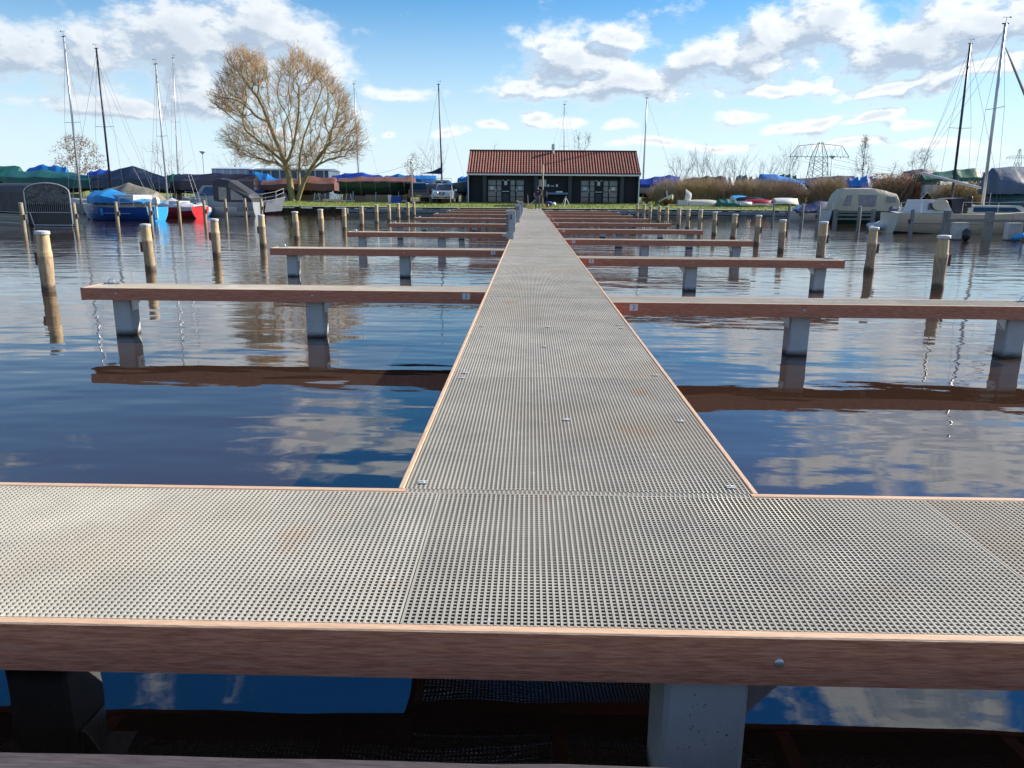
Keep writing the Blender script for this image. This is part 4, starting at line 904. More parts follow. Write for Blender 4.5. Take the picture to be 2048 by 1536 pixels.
# covered boat with vaulted dark canvas at the left edge
Yc=38.5; xl,xr=PY(56,440,Yc).x,PY(146,440,Yc).x; wc=(xr-xl); 
t=thing('canvas_covered_boat','boat under a vaulted dark grey canvas with a wrinkled vinyl end panel','boat',((xl+xr)/2,Yc,WZ),0,'boats moored along the basin')
zt=PY(100,366,Yc).z-WZ; zm=PY(100,408,Yc).z-WZ; zf=PY(100,424,Yc).z-WZ; zs=PY(100,385,Yc).z-WZ
def arch(x,y,sx=1): return [(x+wc/2*math.cos(a)*sx,y,zs+(zt-zs)*math.sin(a)) for a in np.linspace(0,pi,13)]
CAN=mat('canvas_dark',(.045,.043,.048),(.03,.029,.033),1.2,.7,bump=.05,bscale=2); VIN=mat('vinyl_end',(.10,.10,.095),(.05,.05,.05),2,.25,bump=.16,bscale=2.4,detail=5)
sk=-.62  # the boat lies skewed, running off to the far left
mb=MB(); secs=[]
for k in range(9):
    y=k*.9; dx=-k*.9*1.35
    secs.append([(wc/2+dx,y,zf)]+arch(dx,y)+[(-wc/2+dx,y,zf)])
mb.loft(secs,cap=False); mb.build('canvas_roof',CAN,t)
mb=MB(); a=arch(0,-.01); mb.add([(wc/2,-.01,zm)]+a+[(-wc/2,-.01,zm)],[tuple(range(15))]); 
ve=mb.build('end_panel',VIN,t)
mb=MB(); mb.tube([(wc/2,-.03,.1),(wc/2,-.03,zs)]+arch(0,-.03)[1:-1]+[(-wc/2,-.03,zs),(-wc/2,-.03,.1)],.03,6); mb.build('hoop',MASTA,t)
for i in range(22):
    x=-wc/2+.06+i*(wc-.12)/21; mb=MB(); mb.bbox(x-.012,x+.012,-.05,-.035,zf-.02,zm+.03); mb.build('slat',mat('pale_slat',(.30,.30,.29),(.24,.24,.23),8,.6),t)
mb=MB(); mb.tube([(-wc/2,-.045,zf-.03),(wc/2,-.045,zf-.03)],.018,5); mb.build('slat_rail',MASTA,t)
mb=MB(); mb.bbox(-wc/2+.02,wc/2-.02,.05,.5,.08,zf+.02); mb.build('stern',HDK,t)
mb=MB(); mb.add([(-wc/2,.05,-.2),(-wc/2-9.5,7,-.2),(-wc/2-9.5,7,.55),(-wc/2,.05,.55),(wc/2,.3,-.2),(wc/2-9.5,7.3,-.2),(wc/2-9.5,7.3,.55),(wc/2,.3,.55)],[(0,1,2,3),(4,7,6,5),(3,2,6,7),(0,4,5,1)]); mb.build('hull',HDK,t)
mb=MB(); mb.tube([(-wc/2-.02,-.06,.42),(-wc/2-6,3.9,.42)],.03,5); mb.tube([(-wc/2-.02,-.06,.12),(-wc/2-6,3.9,.12)],.05,5); mb.build('rubbing_strake',HGR,t)
mb=MB(); mb.tube([(-wc/2+.35,-.1,.02),(-wc/2+.2,-.1,zf)],.025,5); mb.tube([(-wc/2+.35,-.1,.05),(wc/2,-.1,.05)],.03,5); mb.build('ladder_frame',MASTA,t)
# ---- moored boats on the other side
t=moored('motorboat','white clinker dinghy with a dark blue canopy and black outboard',1618,441.5,pi+.25)
S=hull_shape(3.6,1.6,.55,.55,.75,.25,.85,.4); hull(t,S,[(-2,AFK),(-.02,HW),(.5,HCR)],HW)
o=tarp_mesh(2.7,1.5,.58,1.45,(.9,.25),.25,.02,4,roof=.85,skirt=.3,wob=.02).build('canopy',T_NAVY,t,True); outboard(t,-1.95,.1,.55)
for k in range(4):
    mb=MB(); mb.tube([(-1.6,.79-.0*k,.1+.11*k),(0,.83,.08+.11*k),(1.0,.62,.12+.11*k)],.012,4); mb.build('strake',HCR,t)
mb=MB(); mb.add([(1.15,.3,.8),(1.3,-.25,.78),(1.0,-.28,1.1),(.85,.32,1.15)],[(0,1,2,3)]); mb.build('canopy_window',mat('clear_vinyl',(.45,.55,.62),(.35,.45,.52),3,.2),t)
t=moored('launch','dark green launch under a tall beige camper canopy with clear windows',1722,446,.06)
S=hull_shape(5.0,2.1,.85,.80,1.0,.35,.85,.4); hull(t,S,[(-2,AFK),(.0,HGN),(.72,HW)],HW)
mb=MB(); secs=[]
for x,h,w in ((-2.2,.95,.9),(-1.95,1.9,.95),(-1.6,2.25,.97),(.3,2.3,.97),(.9,2.2,.93),(1.9,1.95,.85),(2.35,1.2,.75)):
    secs.append([(x,-w,.82),(x,-w*.97,lerp(.82,h,.7)),(x,-w*.7,h-.04),(x,0,h),(x,w*.7,h-.04),(x,w*.97,lerp(.82,h,.7)),(x,w,.82)])
mb.loft(secs); smooth_by_angle(mb.build('canopy',T_BEIGE,t),35)
CV=mat('clear_vinyl2',(.20,.21,.25),(.13,.145,.18),3,.15)
windows(t,[((-1.85,-.975,1.15),(-1.35,-.985,1.15),(-1.25,-.96,1.85),(-1.6,-.95,1.8)),((-.75,-.985,1.1),(.35,-.985,1.1),(.4,-.96,1.85),(-.85,-.96,1.85)),((1.05,-.94,1.4),(1.75,-.89,1.4),(1.7,-.87,1.7),(1.1,-.92,1.75))],CV)
rail(t,[(-2.4,-.8,.85),(-2.5,0,.85),(-2.4,.8,.85)],.45); fender(t,(2.0,-.9,1.1),HW,.55)
mb=MB(); mb.bbox(1.3,2.1,-.96,-.9,.3,.5); mb.build('green_patch',mat('bright_green',(.02,.22,.08),(.02,.18,.07),3,.5),t)
# beige yacht
t=moored('sailing_yacht','beige sailing yacht with silver mast, boom and furled headsail on its forestay',1945,466,.02)
S=hull_shape(8.6,2.7,.98,.95,1.25,.4,.72,.7,19); hull(t,S,[(-2,AFK),(.10,HBE),(.86,HCR)],HCR)
mb=MB(); prism(mb,-.9,2.6,1.7,1.1,.98,1.36,.7,.1,.85); mb.build('coachroof',HCR,t); windows(t,[((-.6,-.83,1.05),(1.9,-.66,1.07),(1.55,-.62,1.27),(-.55,-.76,1.27))])
mb=MB(); prism(mb,-3.2,-1.6,1.9,1.8,.98,1.62,.35,.1,.85); mb.build('wheel_shelter',HW,t); windows(t,[((-2.9,-.95,1.15),(-2.4,-.94,1.15),(-2.45,-.88,1.45),(-2.85,-.88,1.45))])
mb=MB(); mb.add([(-1.65,-.93,1.02),(-.9,-.85,1.02),(-1.1,-.78,1.72),(-1.75,-.8,1.66),(-1.65,.93,1.02),(-.9,.85,1.02),(-1.1,.78,1.72),(-1.75,.8,1.66)],[(0,1,2,3),(4,7,6,5),(3,2,6,7),(1,5,6,2)]); mb.build('spray_hood',T_DARK,t)
mb=MB(); mb.lathe([(.02,-.03),(.3,-.03),(.32,0),(.3,.03),(.02,.03)],14,M=Matrix.Translation((-2.35,-1.0,1.38))@Matrix.Rotation(pi/2,4,'X')@Matrix.Diagonal((1.25,.9,1,1))); mb.build('horseshoe_cover',HBE,t)
mb=MB(); mb.bbox(-3.9,-.4,-1.24,-1.225,.47,.49); mb.build('hull_stripe',AFK,t)
rail(t,[(-4.2,-.9,.98),(-3.3,-1.1,.97)],.5); rail(t,[(2.6,-.85,1.05),(3.3,-.55,1.1),(4.1,-.1,1.25)],.55); rail(t,[(-1.4,-1.28,.96),(.3,-1.3,.96),(2.4,-1.0,1.02)],.55,r=.009,mid=False)
b=local(t,1966,406); e=local(t,2011,48); mx_=b.x; mh=e.z-1.3
mast(t,(b.x,0,1.3),mh,.075,MASTA,(e.x-b.x,0),[(-4.2,.0,1.0),(-4.2,.3,1.0,.85)],.75,axis='y',wr=.007,spr_at=.55)
bb=local(t,1842,346); b2=local(t,1962,376)
mb=MB(); mb.tube([(b2.x,0,b2.z),(bb.x,0,bb.z)],.055,8); mb.build('boom',MASTA,t)
f0=local(t,2011,95); mb=MB(); fb_=Vector((4.7,0,1.35)); ft=Vector((f0.x,0,f0.z)); mb.tube([ft,ft.lerp(fb_,.12),ft.lerp(fb_,.5),ft.lerp(fb_,.93),fb_],[.02,.05,.075,.085,.02],7); mb.build('furled_headsail',mat('sail_cover',(.20,.21,.24),(.3,.3,.3),5,.8),t)
mb=MB()
for k in range(5): mb.tube([(2.2+k*.2+.16*u,-1.235+.055*(k*.2+.16*u)**1.0,.70+.07*math.sin(u*2*pi+k)+(.05 if k in(0,3) else 0)) for u in np.linspace(0,1,9)],.009,4)
mb.build('name_flourish',WIRE,t)
mb=MB(); mb.lathe([(.10,0),(.12,.03),(.12,.5),(.1,.53)],10,M=Matrix.Translation((-.95,-1.0,1.25))@Matrix.Rotation(0,4,'X')); mb.build('winch_bag',T_DARK,t)
mb=MB(); mb.tube([(-3.1,-.5,1.62),(-2.75,-.4,2.0)],.02,5); mb.build('flag_staff',MASTA,t)
fender(t,(1.05,-1.36,.65),HDK,.5,.06); fender(t,(2.1,-1.2,.75),HW,.45,.06)
# tender hung at the yacht's stern with outboards
t=moored('inflatable_tender','upturned white tender with blue and dark outboard at the beige yacht stern',1762,463,.5)
mb=MB(); mb.tube([(-.75,-.2,.35),(-.5,-.4,.25),(.1,-.42,.25),(.45,-.2,.45),(.45,.2,.5),(.1,.42,.3),(-.5,.4,.3)],.14,8); mb.build('tube_hull',mat('tender_white',(.50,.56,.62),(.4,.46,.52),4,.5),t,True); outboard(t,.35,-.3,.55,mat('outboard_blue',(.05,.09,.2),(.03,.05,.1),4,.4)); mb=MB(); mb.bbox(-.6,.2,-.3,.3,.18,.24); mb.build('floor',HW,t)
# black-masted yacht and red boat under slate tent, lying against the far quay
t=moored('tented_boat','red-hulled boat under a big slate-grey tent cover',2035,425,.03); t.location.y=62
t.location.x=PY(2040,420,62).x
S=hull_shape(9,3.0,1.0,1.0,1.25,.4,.75,.6); hull(t,S,[(-2,AFK),(.0,HRE),(1.0,HDK)],HRE)
zt=PY(2010,330,62).z-WZ; o=tarp_mesh(6.6,3.2,2.0,zt,(.92,.95),.5,.02,15,roof=.86,skirt=.35,wob=.04).build('tent_cover',T_GREY,t,True); o.location[0]=.6
o=tarp_mesh(6.0,2.9,1.0,2.3,(.9,.9),.5,.02,16,roof=.9,skirt=.8,wob=.03).build('inner_cover',T_DTEAL,t,True); o.location[0]=.8
rail(t,[(-4.2,-1.0,1.0),(-3.2,-1.3,1.0),(-2.2,-1.4,1.0),(-.8,-1.45,1.0),(.8,-1.4,1.0)],.7,HRE)
for x in (-3.2,-1.6,.2,1.8): 
    mb=MB(); mb.tube([(x,-1.2,1.0),(x,-1.2,2.1)],.03,5); mb.build('tent_post',MASTA,t)
t=thing('sailing_yacht','low sailing yacht with a tall black mast behind the beige yacht','yacht',(PY(1905,425,57).x,57,WZ),.1,'boats moored along the basin')
S=hull_shape(7.5,2.4,.9,.85,1.1,.4,.72,.6); hull(t,S,[(-2,AFK),(.0,HDK),(.7,HW)],HW)
b=local(t,1904,392); e=local(t,1940,88); mast(t,(b.x,0,.95),e.z-.95,.085,MASTD,(e.x-b.x,0),[(-3.6,0,.9),(3.7,0,1.1),(-3.6,.4,.9,.9)],.8,axis='x',wr=.009)
mb=MB(); prism(mb,-.8,1.8,1.5,1.0,.85,1.25,.5,.1); mb.build('cabin',HW,t); rail(t,[(-3.5,-.9,.9),(-2.5,-1.1,.88)],.6)
# grey steel jetties and old posts
STG=mat('old_grey_wood',(.26,.26,.24),(.17,.17,.155),6,.85,bump=.004,stretch=(4,4,.5),c3=(.12,.115,.10))
def post(px,ptop,pw,label,r=.10,group='old grey mooring posts among the boats'):
    q=P(px,pw,WZ); ht=PY(px,ptop,q.y).z-WZ
    mb=MB(); mb.tube([(0,0,-2),(0,0,.05),(.01,0,ht*.5),(0,.01,ht-.02),(0,.01,ht)],[r*1.05,r*1.05,r,r*.95,r*.8],10)
    t=thing('old_post',label,'post',(q.x,q.y,WZ),0,group); mb.build('shaft',STG if px>1000 else mat('old_yellow_wood',(.36,.30,.19),(.24,.20,.13),6,.85,stretch=(4,4,.5)),t,True)
    mb=MB(); mb.lathe([(r*1.02,0),(r*1.02,.035),(r*.5,.05)],10,c=(0,.01,ht-.01)); mb.build('top_cap',HGR,t)
    if R.random()<.7:
        s=1 if px<1000 else -1; mb=MB(); mb.bbox(s*(r),s*(r)+s*.06 if s>0 else -r+.0,-.05,.05,ht*.45,ht*.62) if s>0 else mb.bbox(-r-.06,-r,-.05,.05,ht*.45,ht*.62); mb.build('cleat_board',CLEAT,t)
for px,pt,pw,lb in ((49,407,465,'old post at the corner of the canvas-covered boat nearest its hull'),(153,407,460,'old post between the canvas-covered boat and the blue sailboat'),(236,405,452,'old post in front of the blue sailboat amidships'),(303,404,450,'old post in front of the blue sailboat stern'),(360,403,446,'old post in front of the red sailboat'),(411,401,447,'old post between the red sailboat and the grey cruiser'),(453,399,442,'old post in front of the grey cruiser cockpit'),(492,398,440,'old post in front of the black steel boat amidships'),(524,399,436,'old post under the bow of the black steel boat'),
    (1545,407,447,'lone thin old post standing in open water before the quay'),(1576,409,447,'old post beside the white clinker dinghy bow'),(1602,409,452,'old post in front of the white clinker dinghy'),(1634,411,458,'old post at the black outboard of the clinker dinghy'),(1715,414,461,'old post in front of the green launch'),(1820,420,468,'old post in front of the beige yacht stern')): post(px,pt,pw,lb,.09 if px!=1545 else .06)
t=thing('grey_jetty','grey timber jetty of posts and one horizontal beam before the beige yacht','jetty',(PY(1960,460,33).x,33,WZ))
for px,pt,w in ((1890,421,.11),(1975,424,.13),(2056,424,.13)):
    x=PY(px,460,33).x-t.location.x; ht=PY(px,pt,33).z-WZ; mb=MB(); mb.bbox(x-w,x+w,-w,w,-1.5,ht); mb.build('post',STG,t)
zb=PY(1960,441,33).z-WZ; x0=PY(1893,441,33).x-t.location.x; mb=MB(); mb.bbox(x0,x0+6,-.16,-.132,zb-.06,zb+.06); mb.build('beam',STG,t)
for px in (1918,2025):
    x=PY(px,455,33.5).x-t.location.x; mb=MB(); mb.bbox(x-.28,x+.28,.25,.6,-1.5,zb-.10); mb.build('concrete_block',CO,t)
mb=MB(); x=PY(1928,455,33).x-t.location.x; mb.lathe([(.02,-.35),(.16,-.2),(.17,.1),(.03,.2)],9,c=(x,-.25,.3)); mb.build('black_fender',HDK,t,True)
mb=MB(); x=PY(2035,455,33).x-t.location.x; mb.tube([(x-.25,-.25,.1),(x+.25,-.25,.3)],.11,8); mb.build('blue_fender',HLB,t,True)
t=thing('grey_jetty','grey timber jetty with three rails alongside the green launch','jetty',(PY(1705,440,47).x,47,WZ))
for px in (1670,1745):
    x=PY(px,440,47).x-t.location.x; ht=PY(px,418,47).z-WZ; mb=MB(); mb.bbox(x-.1,x+.1,-.1,.1,-1.5,ht); mb.build('post',STG,t)
for py in (424,430,438):
    z=PY(1705,py,47).z-WZ; mb=MB(); mb.bbox(PY(1672,440,47).x-t.location.x,PY(1744,440,47).x-t.location.x,-.13,-.105,z-.04,z+.04); mb.build('rail',STG,t)
# ---- boats laid up ashore under covers
def ashore(px0,px1,ytop,Y,tarp,label,hullm=HDK,ends=(.6,.6),peak=.5,seed=1,hem=.5,rz=0,bot=AFK,sag=.06,stands=True,bow=1,skirt=.3,wob=.06,mastpx=None,mm=None,hullz=None,roof=.8):
    g=ground_z(Y); x0,x1=PY(px0,390,Y).x,PY(px1,390,Y).x; L=x1-x0; zt=PY((px0+px1)/2,ytop,Y).z-g
    t=thing('covered_boat',label,'boat',((x0+x1)/2,Y,g),rz if bow>0 else rz+pi,'boats laid up ashore under covers')
    B=min(3.0,max(1.6,L*.33)); hz=hullz or zt*.62; kl=.55
    S=hull_shape(L*.94,B,hz-kl-.35,hz-kl-.4,hz-kl-.15,.35,.75,.5,11,9)
    h=hull(t,S,[(-2,bot),(.15,hullm)],hullm); 
    for c in t.children: c.location[2]=kl+.35
    o=tarp_mesh(L,B*1.06,hz*hem*1.55 if hem<.9 else hz,zt,ends,peak,sag,seed,skirt=skirt,wob=wob,roof=roof).build('tarpaulin',tarp,t,False); smooth_by_angle(o,24)
    for k in range(5):
        xx=(-.38+.19*k)*L; mb=MB(); mb.tube([(xx,-B*.55,hz*hem*1.55 if hem<.9 else hz),(xx+.05,-B*.5,hz*.8),(xx-.05,-B*.2,.5)],.014,4); mb.build('rope',ROPE,t)
    if stands:
        for s in (-.3,0,.3):
            for yy in (-1,1):
                mb=MB(); mb.tube([(s*L,yy*B*.42,0),(s*L,yy*B*.30,hz*.55)],.035,5); mb.bbox(s*L-.14,s*L+.14,yy*B*.42-.14,yy*B*.42+.14,0,.03); mb.build('stand',ZN,t)
        mb=MB(); mb.bbox(-L*.3,L*.3,-.12,.12,0,kl); mb.build('keel_block',OLDW,t)
    if mastpx:
        b=local(t,mastpx[0],mastpx[1]); e=local(t,mastpx[2],mastpx[3]); mast(t,(b.x,0,hz),e.z-hz,mastpx[4] if len(mastpx)>4 else .06,mm or MASTA,(e.x-b.x,0),[(-L*.45,0,hz),(L*.45,0,hz)],.5,axis='y',wr=.009)
    return t
ashore(-95,48,327,78,T_TEAL,'laid-up boat under a bright teal cover beyond the canvas-covered boat',seed=2,ends=(.8,.9),hem=.5)
ashore(26,192,339,72.5,T_DTEAL,'laid-up boat under a long dark teal cover',seed=3,ends=(.95,.75),hem=.4,skirt=.6)
ashore(60,140,328,88,T_BLUE,'laid-up boat under a bright blue cover peeking over the dark teal one',seed=4,ends=(.7,.9),peak=.3)
ashore(192,337,330,71.5,T_SLATE,'laid-up boat under a peaked slate-dark tent behind the black mast',seed=5,ends=(.55,.5),peak=.55,hem=.35,skirt=.45,sag=.02,roof=.9)
ashore(180,235,337,75.5,T_ROYAL,'laid-up boat under a royal blue cover half hidden by the slate tent',seed=6,ends=(.8,.9))
ashore(338,378,346,76,T_GREEN,'laid-up boat under a small green cover next to a purple-brown one',seed=7,ends=(.9,.9))
ashore(358,516,346,73.5,T_PURP,'laid-up boat under a long purple-brown cover behind the grey cruiser',seed=8,ends=(.92,.95),hem=.4,skirt=.55,sag=.03)
ashore(498,572,342,80,T_BLUE,'laid-up boat under a vivid blue cover beside the bare willow',seed=9,ends=(.95,.6),peak=.35,hem=.25,skirt=.6)
ashore(528,674,351,77.5,T_BROWN,'laid-up boat under a brown cover standing behind the bare willow',seed=10,ends=(.7,.9),peak=.7,hem=.42,skirt=.5)
ashore(666,766,343,86,T_ROYAL,'laid-up sailboat under a royal blue cover with its mast standing',seed=11,ends=(.8,.8),hem=.45,mastpx=(717,345,708,168),skirt=.5)
ashore(762,838,347,86,T_BLUE,'laid-up boat under a mid-blue cover behind the sagging brown cover',seed=12,ends=(.75,.9),peak=.4)
ashore(680,830,352,74,T_BROWN,'laid-up green-hulled boat under a sagging brown cover roped down',HGN,seed=13,ends=(.72,1.0),peak=.42,hem=.92,skirt=.2,sag=.10,hullz=1.75,wob=.08)
ashore(832,873,351,79,T_BLUE,'small boxy bright blue cover behind the dark pickup',seed=14,ends=(1,1),hem=.3,skirt=.8,sag=0)
ashore(916,952,351,80,T_BLUE,'laid-up boat with blue sides and red keel at the corner of the building',T_BLUE,seed=15,ends=(.9,.95),hem=.5,skirt=.7,bot=AF)
# uncovered grey sailboat behind the SUV
Yb=77; x0,x1=PY(838,390,Yb).x,PY(933,390,Yb).x; t=thing('laid_up_sailboat','bare grey sailboat ashore with a dark mast and blue boom cover','boat',((x0+x1)/2,Yb,GZ),0,'boats laid up ashore under covers')
L=x1-x0; S=hull_shape(L,1.9,.75,.7,1.05,.35,.75,.7); hull(t,S,[(-2,AFK),(.0,HGR)],HW)
for c in t.children: c.location[2]=.95
b=local(t,884,360); e=local(t,877,169); mast(t,(b.x,0,1.7),e.z-1.7,.06,MASTD,(e.x-b.x,0),[(-L*.48,0,1.7),(L*.48,0,1.9)],.5,wr=.009)
bo=local(t,842,347); b2=local(t,884,345); bt=local(t,884,326); mb=MB(); mb.add([(bo.x,-.05,bo.z),(b2.x,-.06,b2.z-.15),(b2.x+.05,-.06,bt.z),(b2.x-.12,-.05,bt.z-.4),(lerp(bo.x,b2.x,.55),-.06,bo.z+.22),(bo.x,.05,bo.z),(b2.x,.06,b2.z-.15),(b2.x+.05,.06,bt.z),(b2.x-.12,.05,bt.z-.4),(lerp(bo.x,b2.x,.55),.06,bo.z+.22)],[(0,1,2,3,4),(9,8,7,6,5),(0,5,6,1),(1,6,7,2),(2,7,8,3),(3,8,9,4),(4,9,5,0)]); mb.build('boom_cover',T_NAVY,t)
mb=MB(); prism(mb,-.9,1.0,1.2,.9,1.65,2.05,.4,.1); mb.build('cabin',HW,t); windows(t,[((-.6,-.59,1.75),(-.1,-.57,1.75),(-.1,-.54,1.92),(-.6,-.55,1.92)),((.1,-.56,1.75),(.5,-.52,1.75),(.45,-.5,1.9),(.1,-.53,1.9))])
rail(t,[(-L*.4,-.7,1.7),(-L*.2,-.85,1.68),(0,-.9,1.66),(L*.2,-.8,1.7)],.5,r=.015)
for s in (-.25,.25): 
    mb=MB(); mb.tube([(s*L,-.7,0),(s*L,-.5,1.0)],.04,5); mb.build('stand',ZN,t)
mb=MB(); mb.bbox(-.8,.8,-.12,.12,0,.6); mb.build('keel_block',OLDW,t)
# right-hand yard
ashore(1266,1357,348.5,78.5,T_ROYAL,'laid-up white-hulled boat under a royal blue cover at the building gable',HW,seed=21,ends=(.55,.9),peak=.75,hem=.95,skirt=.35,mastpx=(1286,365,1294,196),hullz=1.55)
ashore(1366,1445,351,88,T_MAROON,'laid-up boat under a dull brown cover behind the hedge',seed=22,ends=(.8,1),peak=.6)
ashore(1436,1466,352,89,T_WHITE,'small whitish cover behind the hedge beside the dull brown one',seed=23,ends=(.9,.9))
ashore(1470,1506,348,86,T_GREY,'laid-up boat under a slate-blue cover behind the hedge',seed=24,ends=(.95,.85),hem=.4)
ashore(1502,1532,349,82,T_WHITE,'tall crumpled white cover at the end of the hedge',seed=25,ends=(.85,.9),hem=.25,skirt=.6,wob=.12)
ashore(1516,1604,346.5,77,T_BLUE,'laid-up boat with white and red hull under a mid-blue cover',HW,seed=26,ends=(.95,.45),peak=.25,hem=.7,skirt=.4,bot=AF,hullz=1.7)
ashore(1556,1592,347,90,T_TEAL,'teal cover with an orange buoy behind the mid-blue covered boat',seed=27,ends=(1,.9))
ashore(1582,1704,351,84,T_PURP,'long low purple-dark cover in front of the pylon',seed=28,ends=(.82,1.0),peak=.75,hem=.3,skirt=.6,sag=.01)
ashore(1690,1741,349,81,T_BLUE,'short blue cover with an open dark end beside the alder tree',seed=29,ends=(.8,1),peak=.85,hem=.4)
ashore(1735,1822,352,92,T_GREY,'pale grey-blue cover behind the russet hedge',seed=30,ends=(.85,1),peak=.7)
ashore(1802,1872,337,93,T_MAROON,'tall dull maroon cabin cover behind the russet hedge',seed=31,ends=(.85,.85),hem=.5,skirt=.7,sag=.01,roof=.9)
ashore(1838,1950,335,73,T_GREEN,'laid-up white boat under a peaked green cover with blue skirt',HW,seed=32,ends=(.55,.95),peak=.8,hem=.75,skirt=.3,sag=.05,hullz=1.9)
ashore(1940,1985,341,80,T_SLATE,'dark slate cover next to the big slate-grey tent',seed=33,ends=(.9,.9))
# outboard wrapped in white plastic on the red and white boat
q=PY(1600,385,76); t=thing('wrapped_outboard','outboard motor wrapped in torn white and blue plastic','outboard',(q.x,76,ground_z(76)))
mb=MB(); mb.lathe([(.1,1.0),(.42,1.15),(.5,1.5),(.38,1.9),(.1,2.0)],9,jit=.5); mb.build('wrapping',T_WHITE,t); mb=MB(); mb.tube([(0,0,1.05),(.05,0,.35)],.12,7); mb.build('leg',HCR,t); mb=MB(); mb.lathe([(.05,.0),(.3,.1),(.2,.5),(.12,.9)],8,jit=.4,c=(-.2,0,0)); mb.build('trestle_cover',mat('orange_red',(.5,.06,.02),(.35,.04,.02),4,.6),t)
# sheds far behind
def shed(px0,px1,yt,yb,Y,m,label,ribs):
    x0,x1=PY(px0,350,Y).x,PY(px1,350,Y).x; z0=GZ; z1=PY(px0,yt,Y).z; t=thing('shed',label,'shed',((x0+x1)/2,Y,z0)); w=(x1-x0)/2
    mb=MB(); mb.bbox(-w,w,0,6,0,z1-z0-.25); mb.build('wall',m,t)
    mb=MB(); mb.add([(-w-.1,-.15,z1-z0-.24),(w+.1,-.15,z1-z0-.24),(w+.1,3,z1-z0+.05),(-w-.1,3,z1-z0+.05),(-w-.1,6.15,z1-z0-.24),(w+.1,6.15,z1-z0-.24)],[(0,1,2,3),(3,2,5,4),(0,3,4),(1,5,2)]); mb.build('roof',m,t)
    for k in range(ribs):
        x=-w+(k+.5)*2*w/ribs; mb=MB(); mb.bbox(x-.06,x+.06,-.06,-.01,0,z1-z0-.26); mb.build('rib',TRIM,t)
shed(424,500,333,350,100,mat('foil_shed',(.42,.50,.60),(.36,.44,.54),1,.8,spec=.1),'pale foil greenhouse-like shed far behind the purple-brown cover',5)
shed(498,657,336,358,98,mat('blue_grey_shed',(.13,.17,.22),(.10,.14,.18),1,.9,spec=0),'blue-grey shed with pale ribs behind the willow',9)
# ------------------------------------------------------------------ trees
def grow(init,init_par,targets,bf=.35):
    nodes=[np.array(p) for p in init]; par=list(init_par); plen=[0.]*len(nodes)
    for i in range(1,len(nodes)):
        if par[i]>=0: plen[i]=plen[par[i]]+np.linalg.norm(nodes[i]-nodes[par[i]])
    T=np.array(targets); N_=len(T); best=np.full(N_,1e9); bi=np.zeros(N_,int); alive=np.ones(N_,bool)
    for i,p in enumerate(nodes):
        c=np.linalg.norm(T-p,axis=1)+bf*plen[i]; m_=c<best; best[m_]=c[m_]; bi[m_]=i
    for _ in range(N_):
        k=int(np.argmin(np.where(alive,best,1e9))); alive[k]=False; i=len(nodes)
        nodes.append(T[k]); par.append(int(bi[k])); plen.append(plen[bi[k]]+np.linalg.norm(T[k]-nodes[bi[k]]))
        c=np.linalg.norm(T-T[k],axis=1)+bf*plen[i]; m_=(c<best)&alive; best[m_]=c[m_]; bi[m_]=i
    return nodes,par
def tree_mesh(nodes,par,r_leaf,ex,rmax,sides=5,smooth=.35):
    n=len(nodes); ch=[[] for _ in range(n)]
    for i in range(n):
        if par[i]>=0: ch[par[i]].append(i)
    rad=np.zeros(n)
    order=[];st=[i for i in range(n) if par[i]<0]
    while st:
        i=st.pop(); order.append(i); st+=ch[i]
    for i in reversed(order): rad[i]=r_leaf if not ch[i] else (sum(rad[c]**ex for c in ch[i]))**(1/ex)
    rad=np.minimum(rad,rmax)
    P_=[np.array(p,float) for p in nodes]
    for it in range(2):
        Q=[p.copy() for p in P_]
        for i in order:
            if par[i]>=0 and ch[i]:
                big=max(ch[i],key=lambda c:rad[c]); Q[i]=P_[i]*(1-smooth)+smooth*.5*(P_[par[i]]+P_[big])
        P_=Q
    mb=MB(); st=[(i,None) for i in range(n) if par[i]<0]
    while st:
        i,frm=st.pop(); pts=[] ; rr=[]
        if frm is not None: pts.append(P_[frm]); rr.append(min(rad[frm],rad[i]*1.15))
        c=i
        while True:
            pts.append(P_[c]); rr.append(rad[c])
            if not ch[c]: break
            b=max(ch[c],key=lambda q:rad[q])
            for q in ch[c]:
                if q!=b: st.append((q,c))
            c=b
        if len(pts)>1: mb.tube(pts,rr,sides if max(rr)>.04 else 3,cap=False)
    return mb,P_,rad,ch
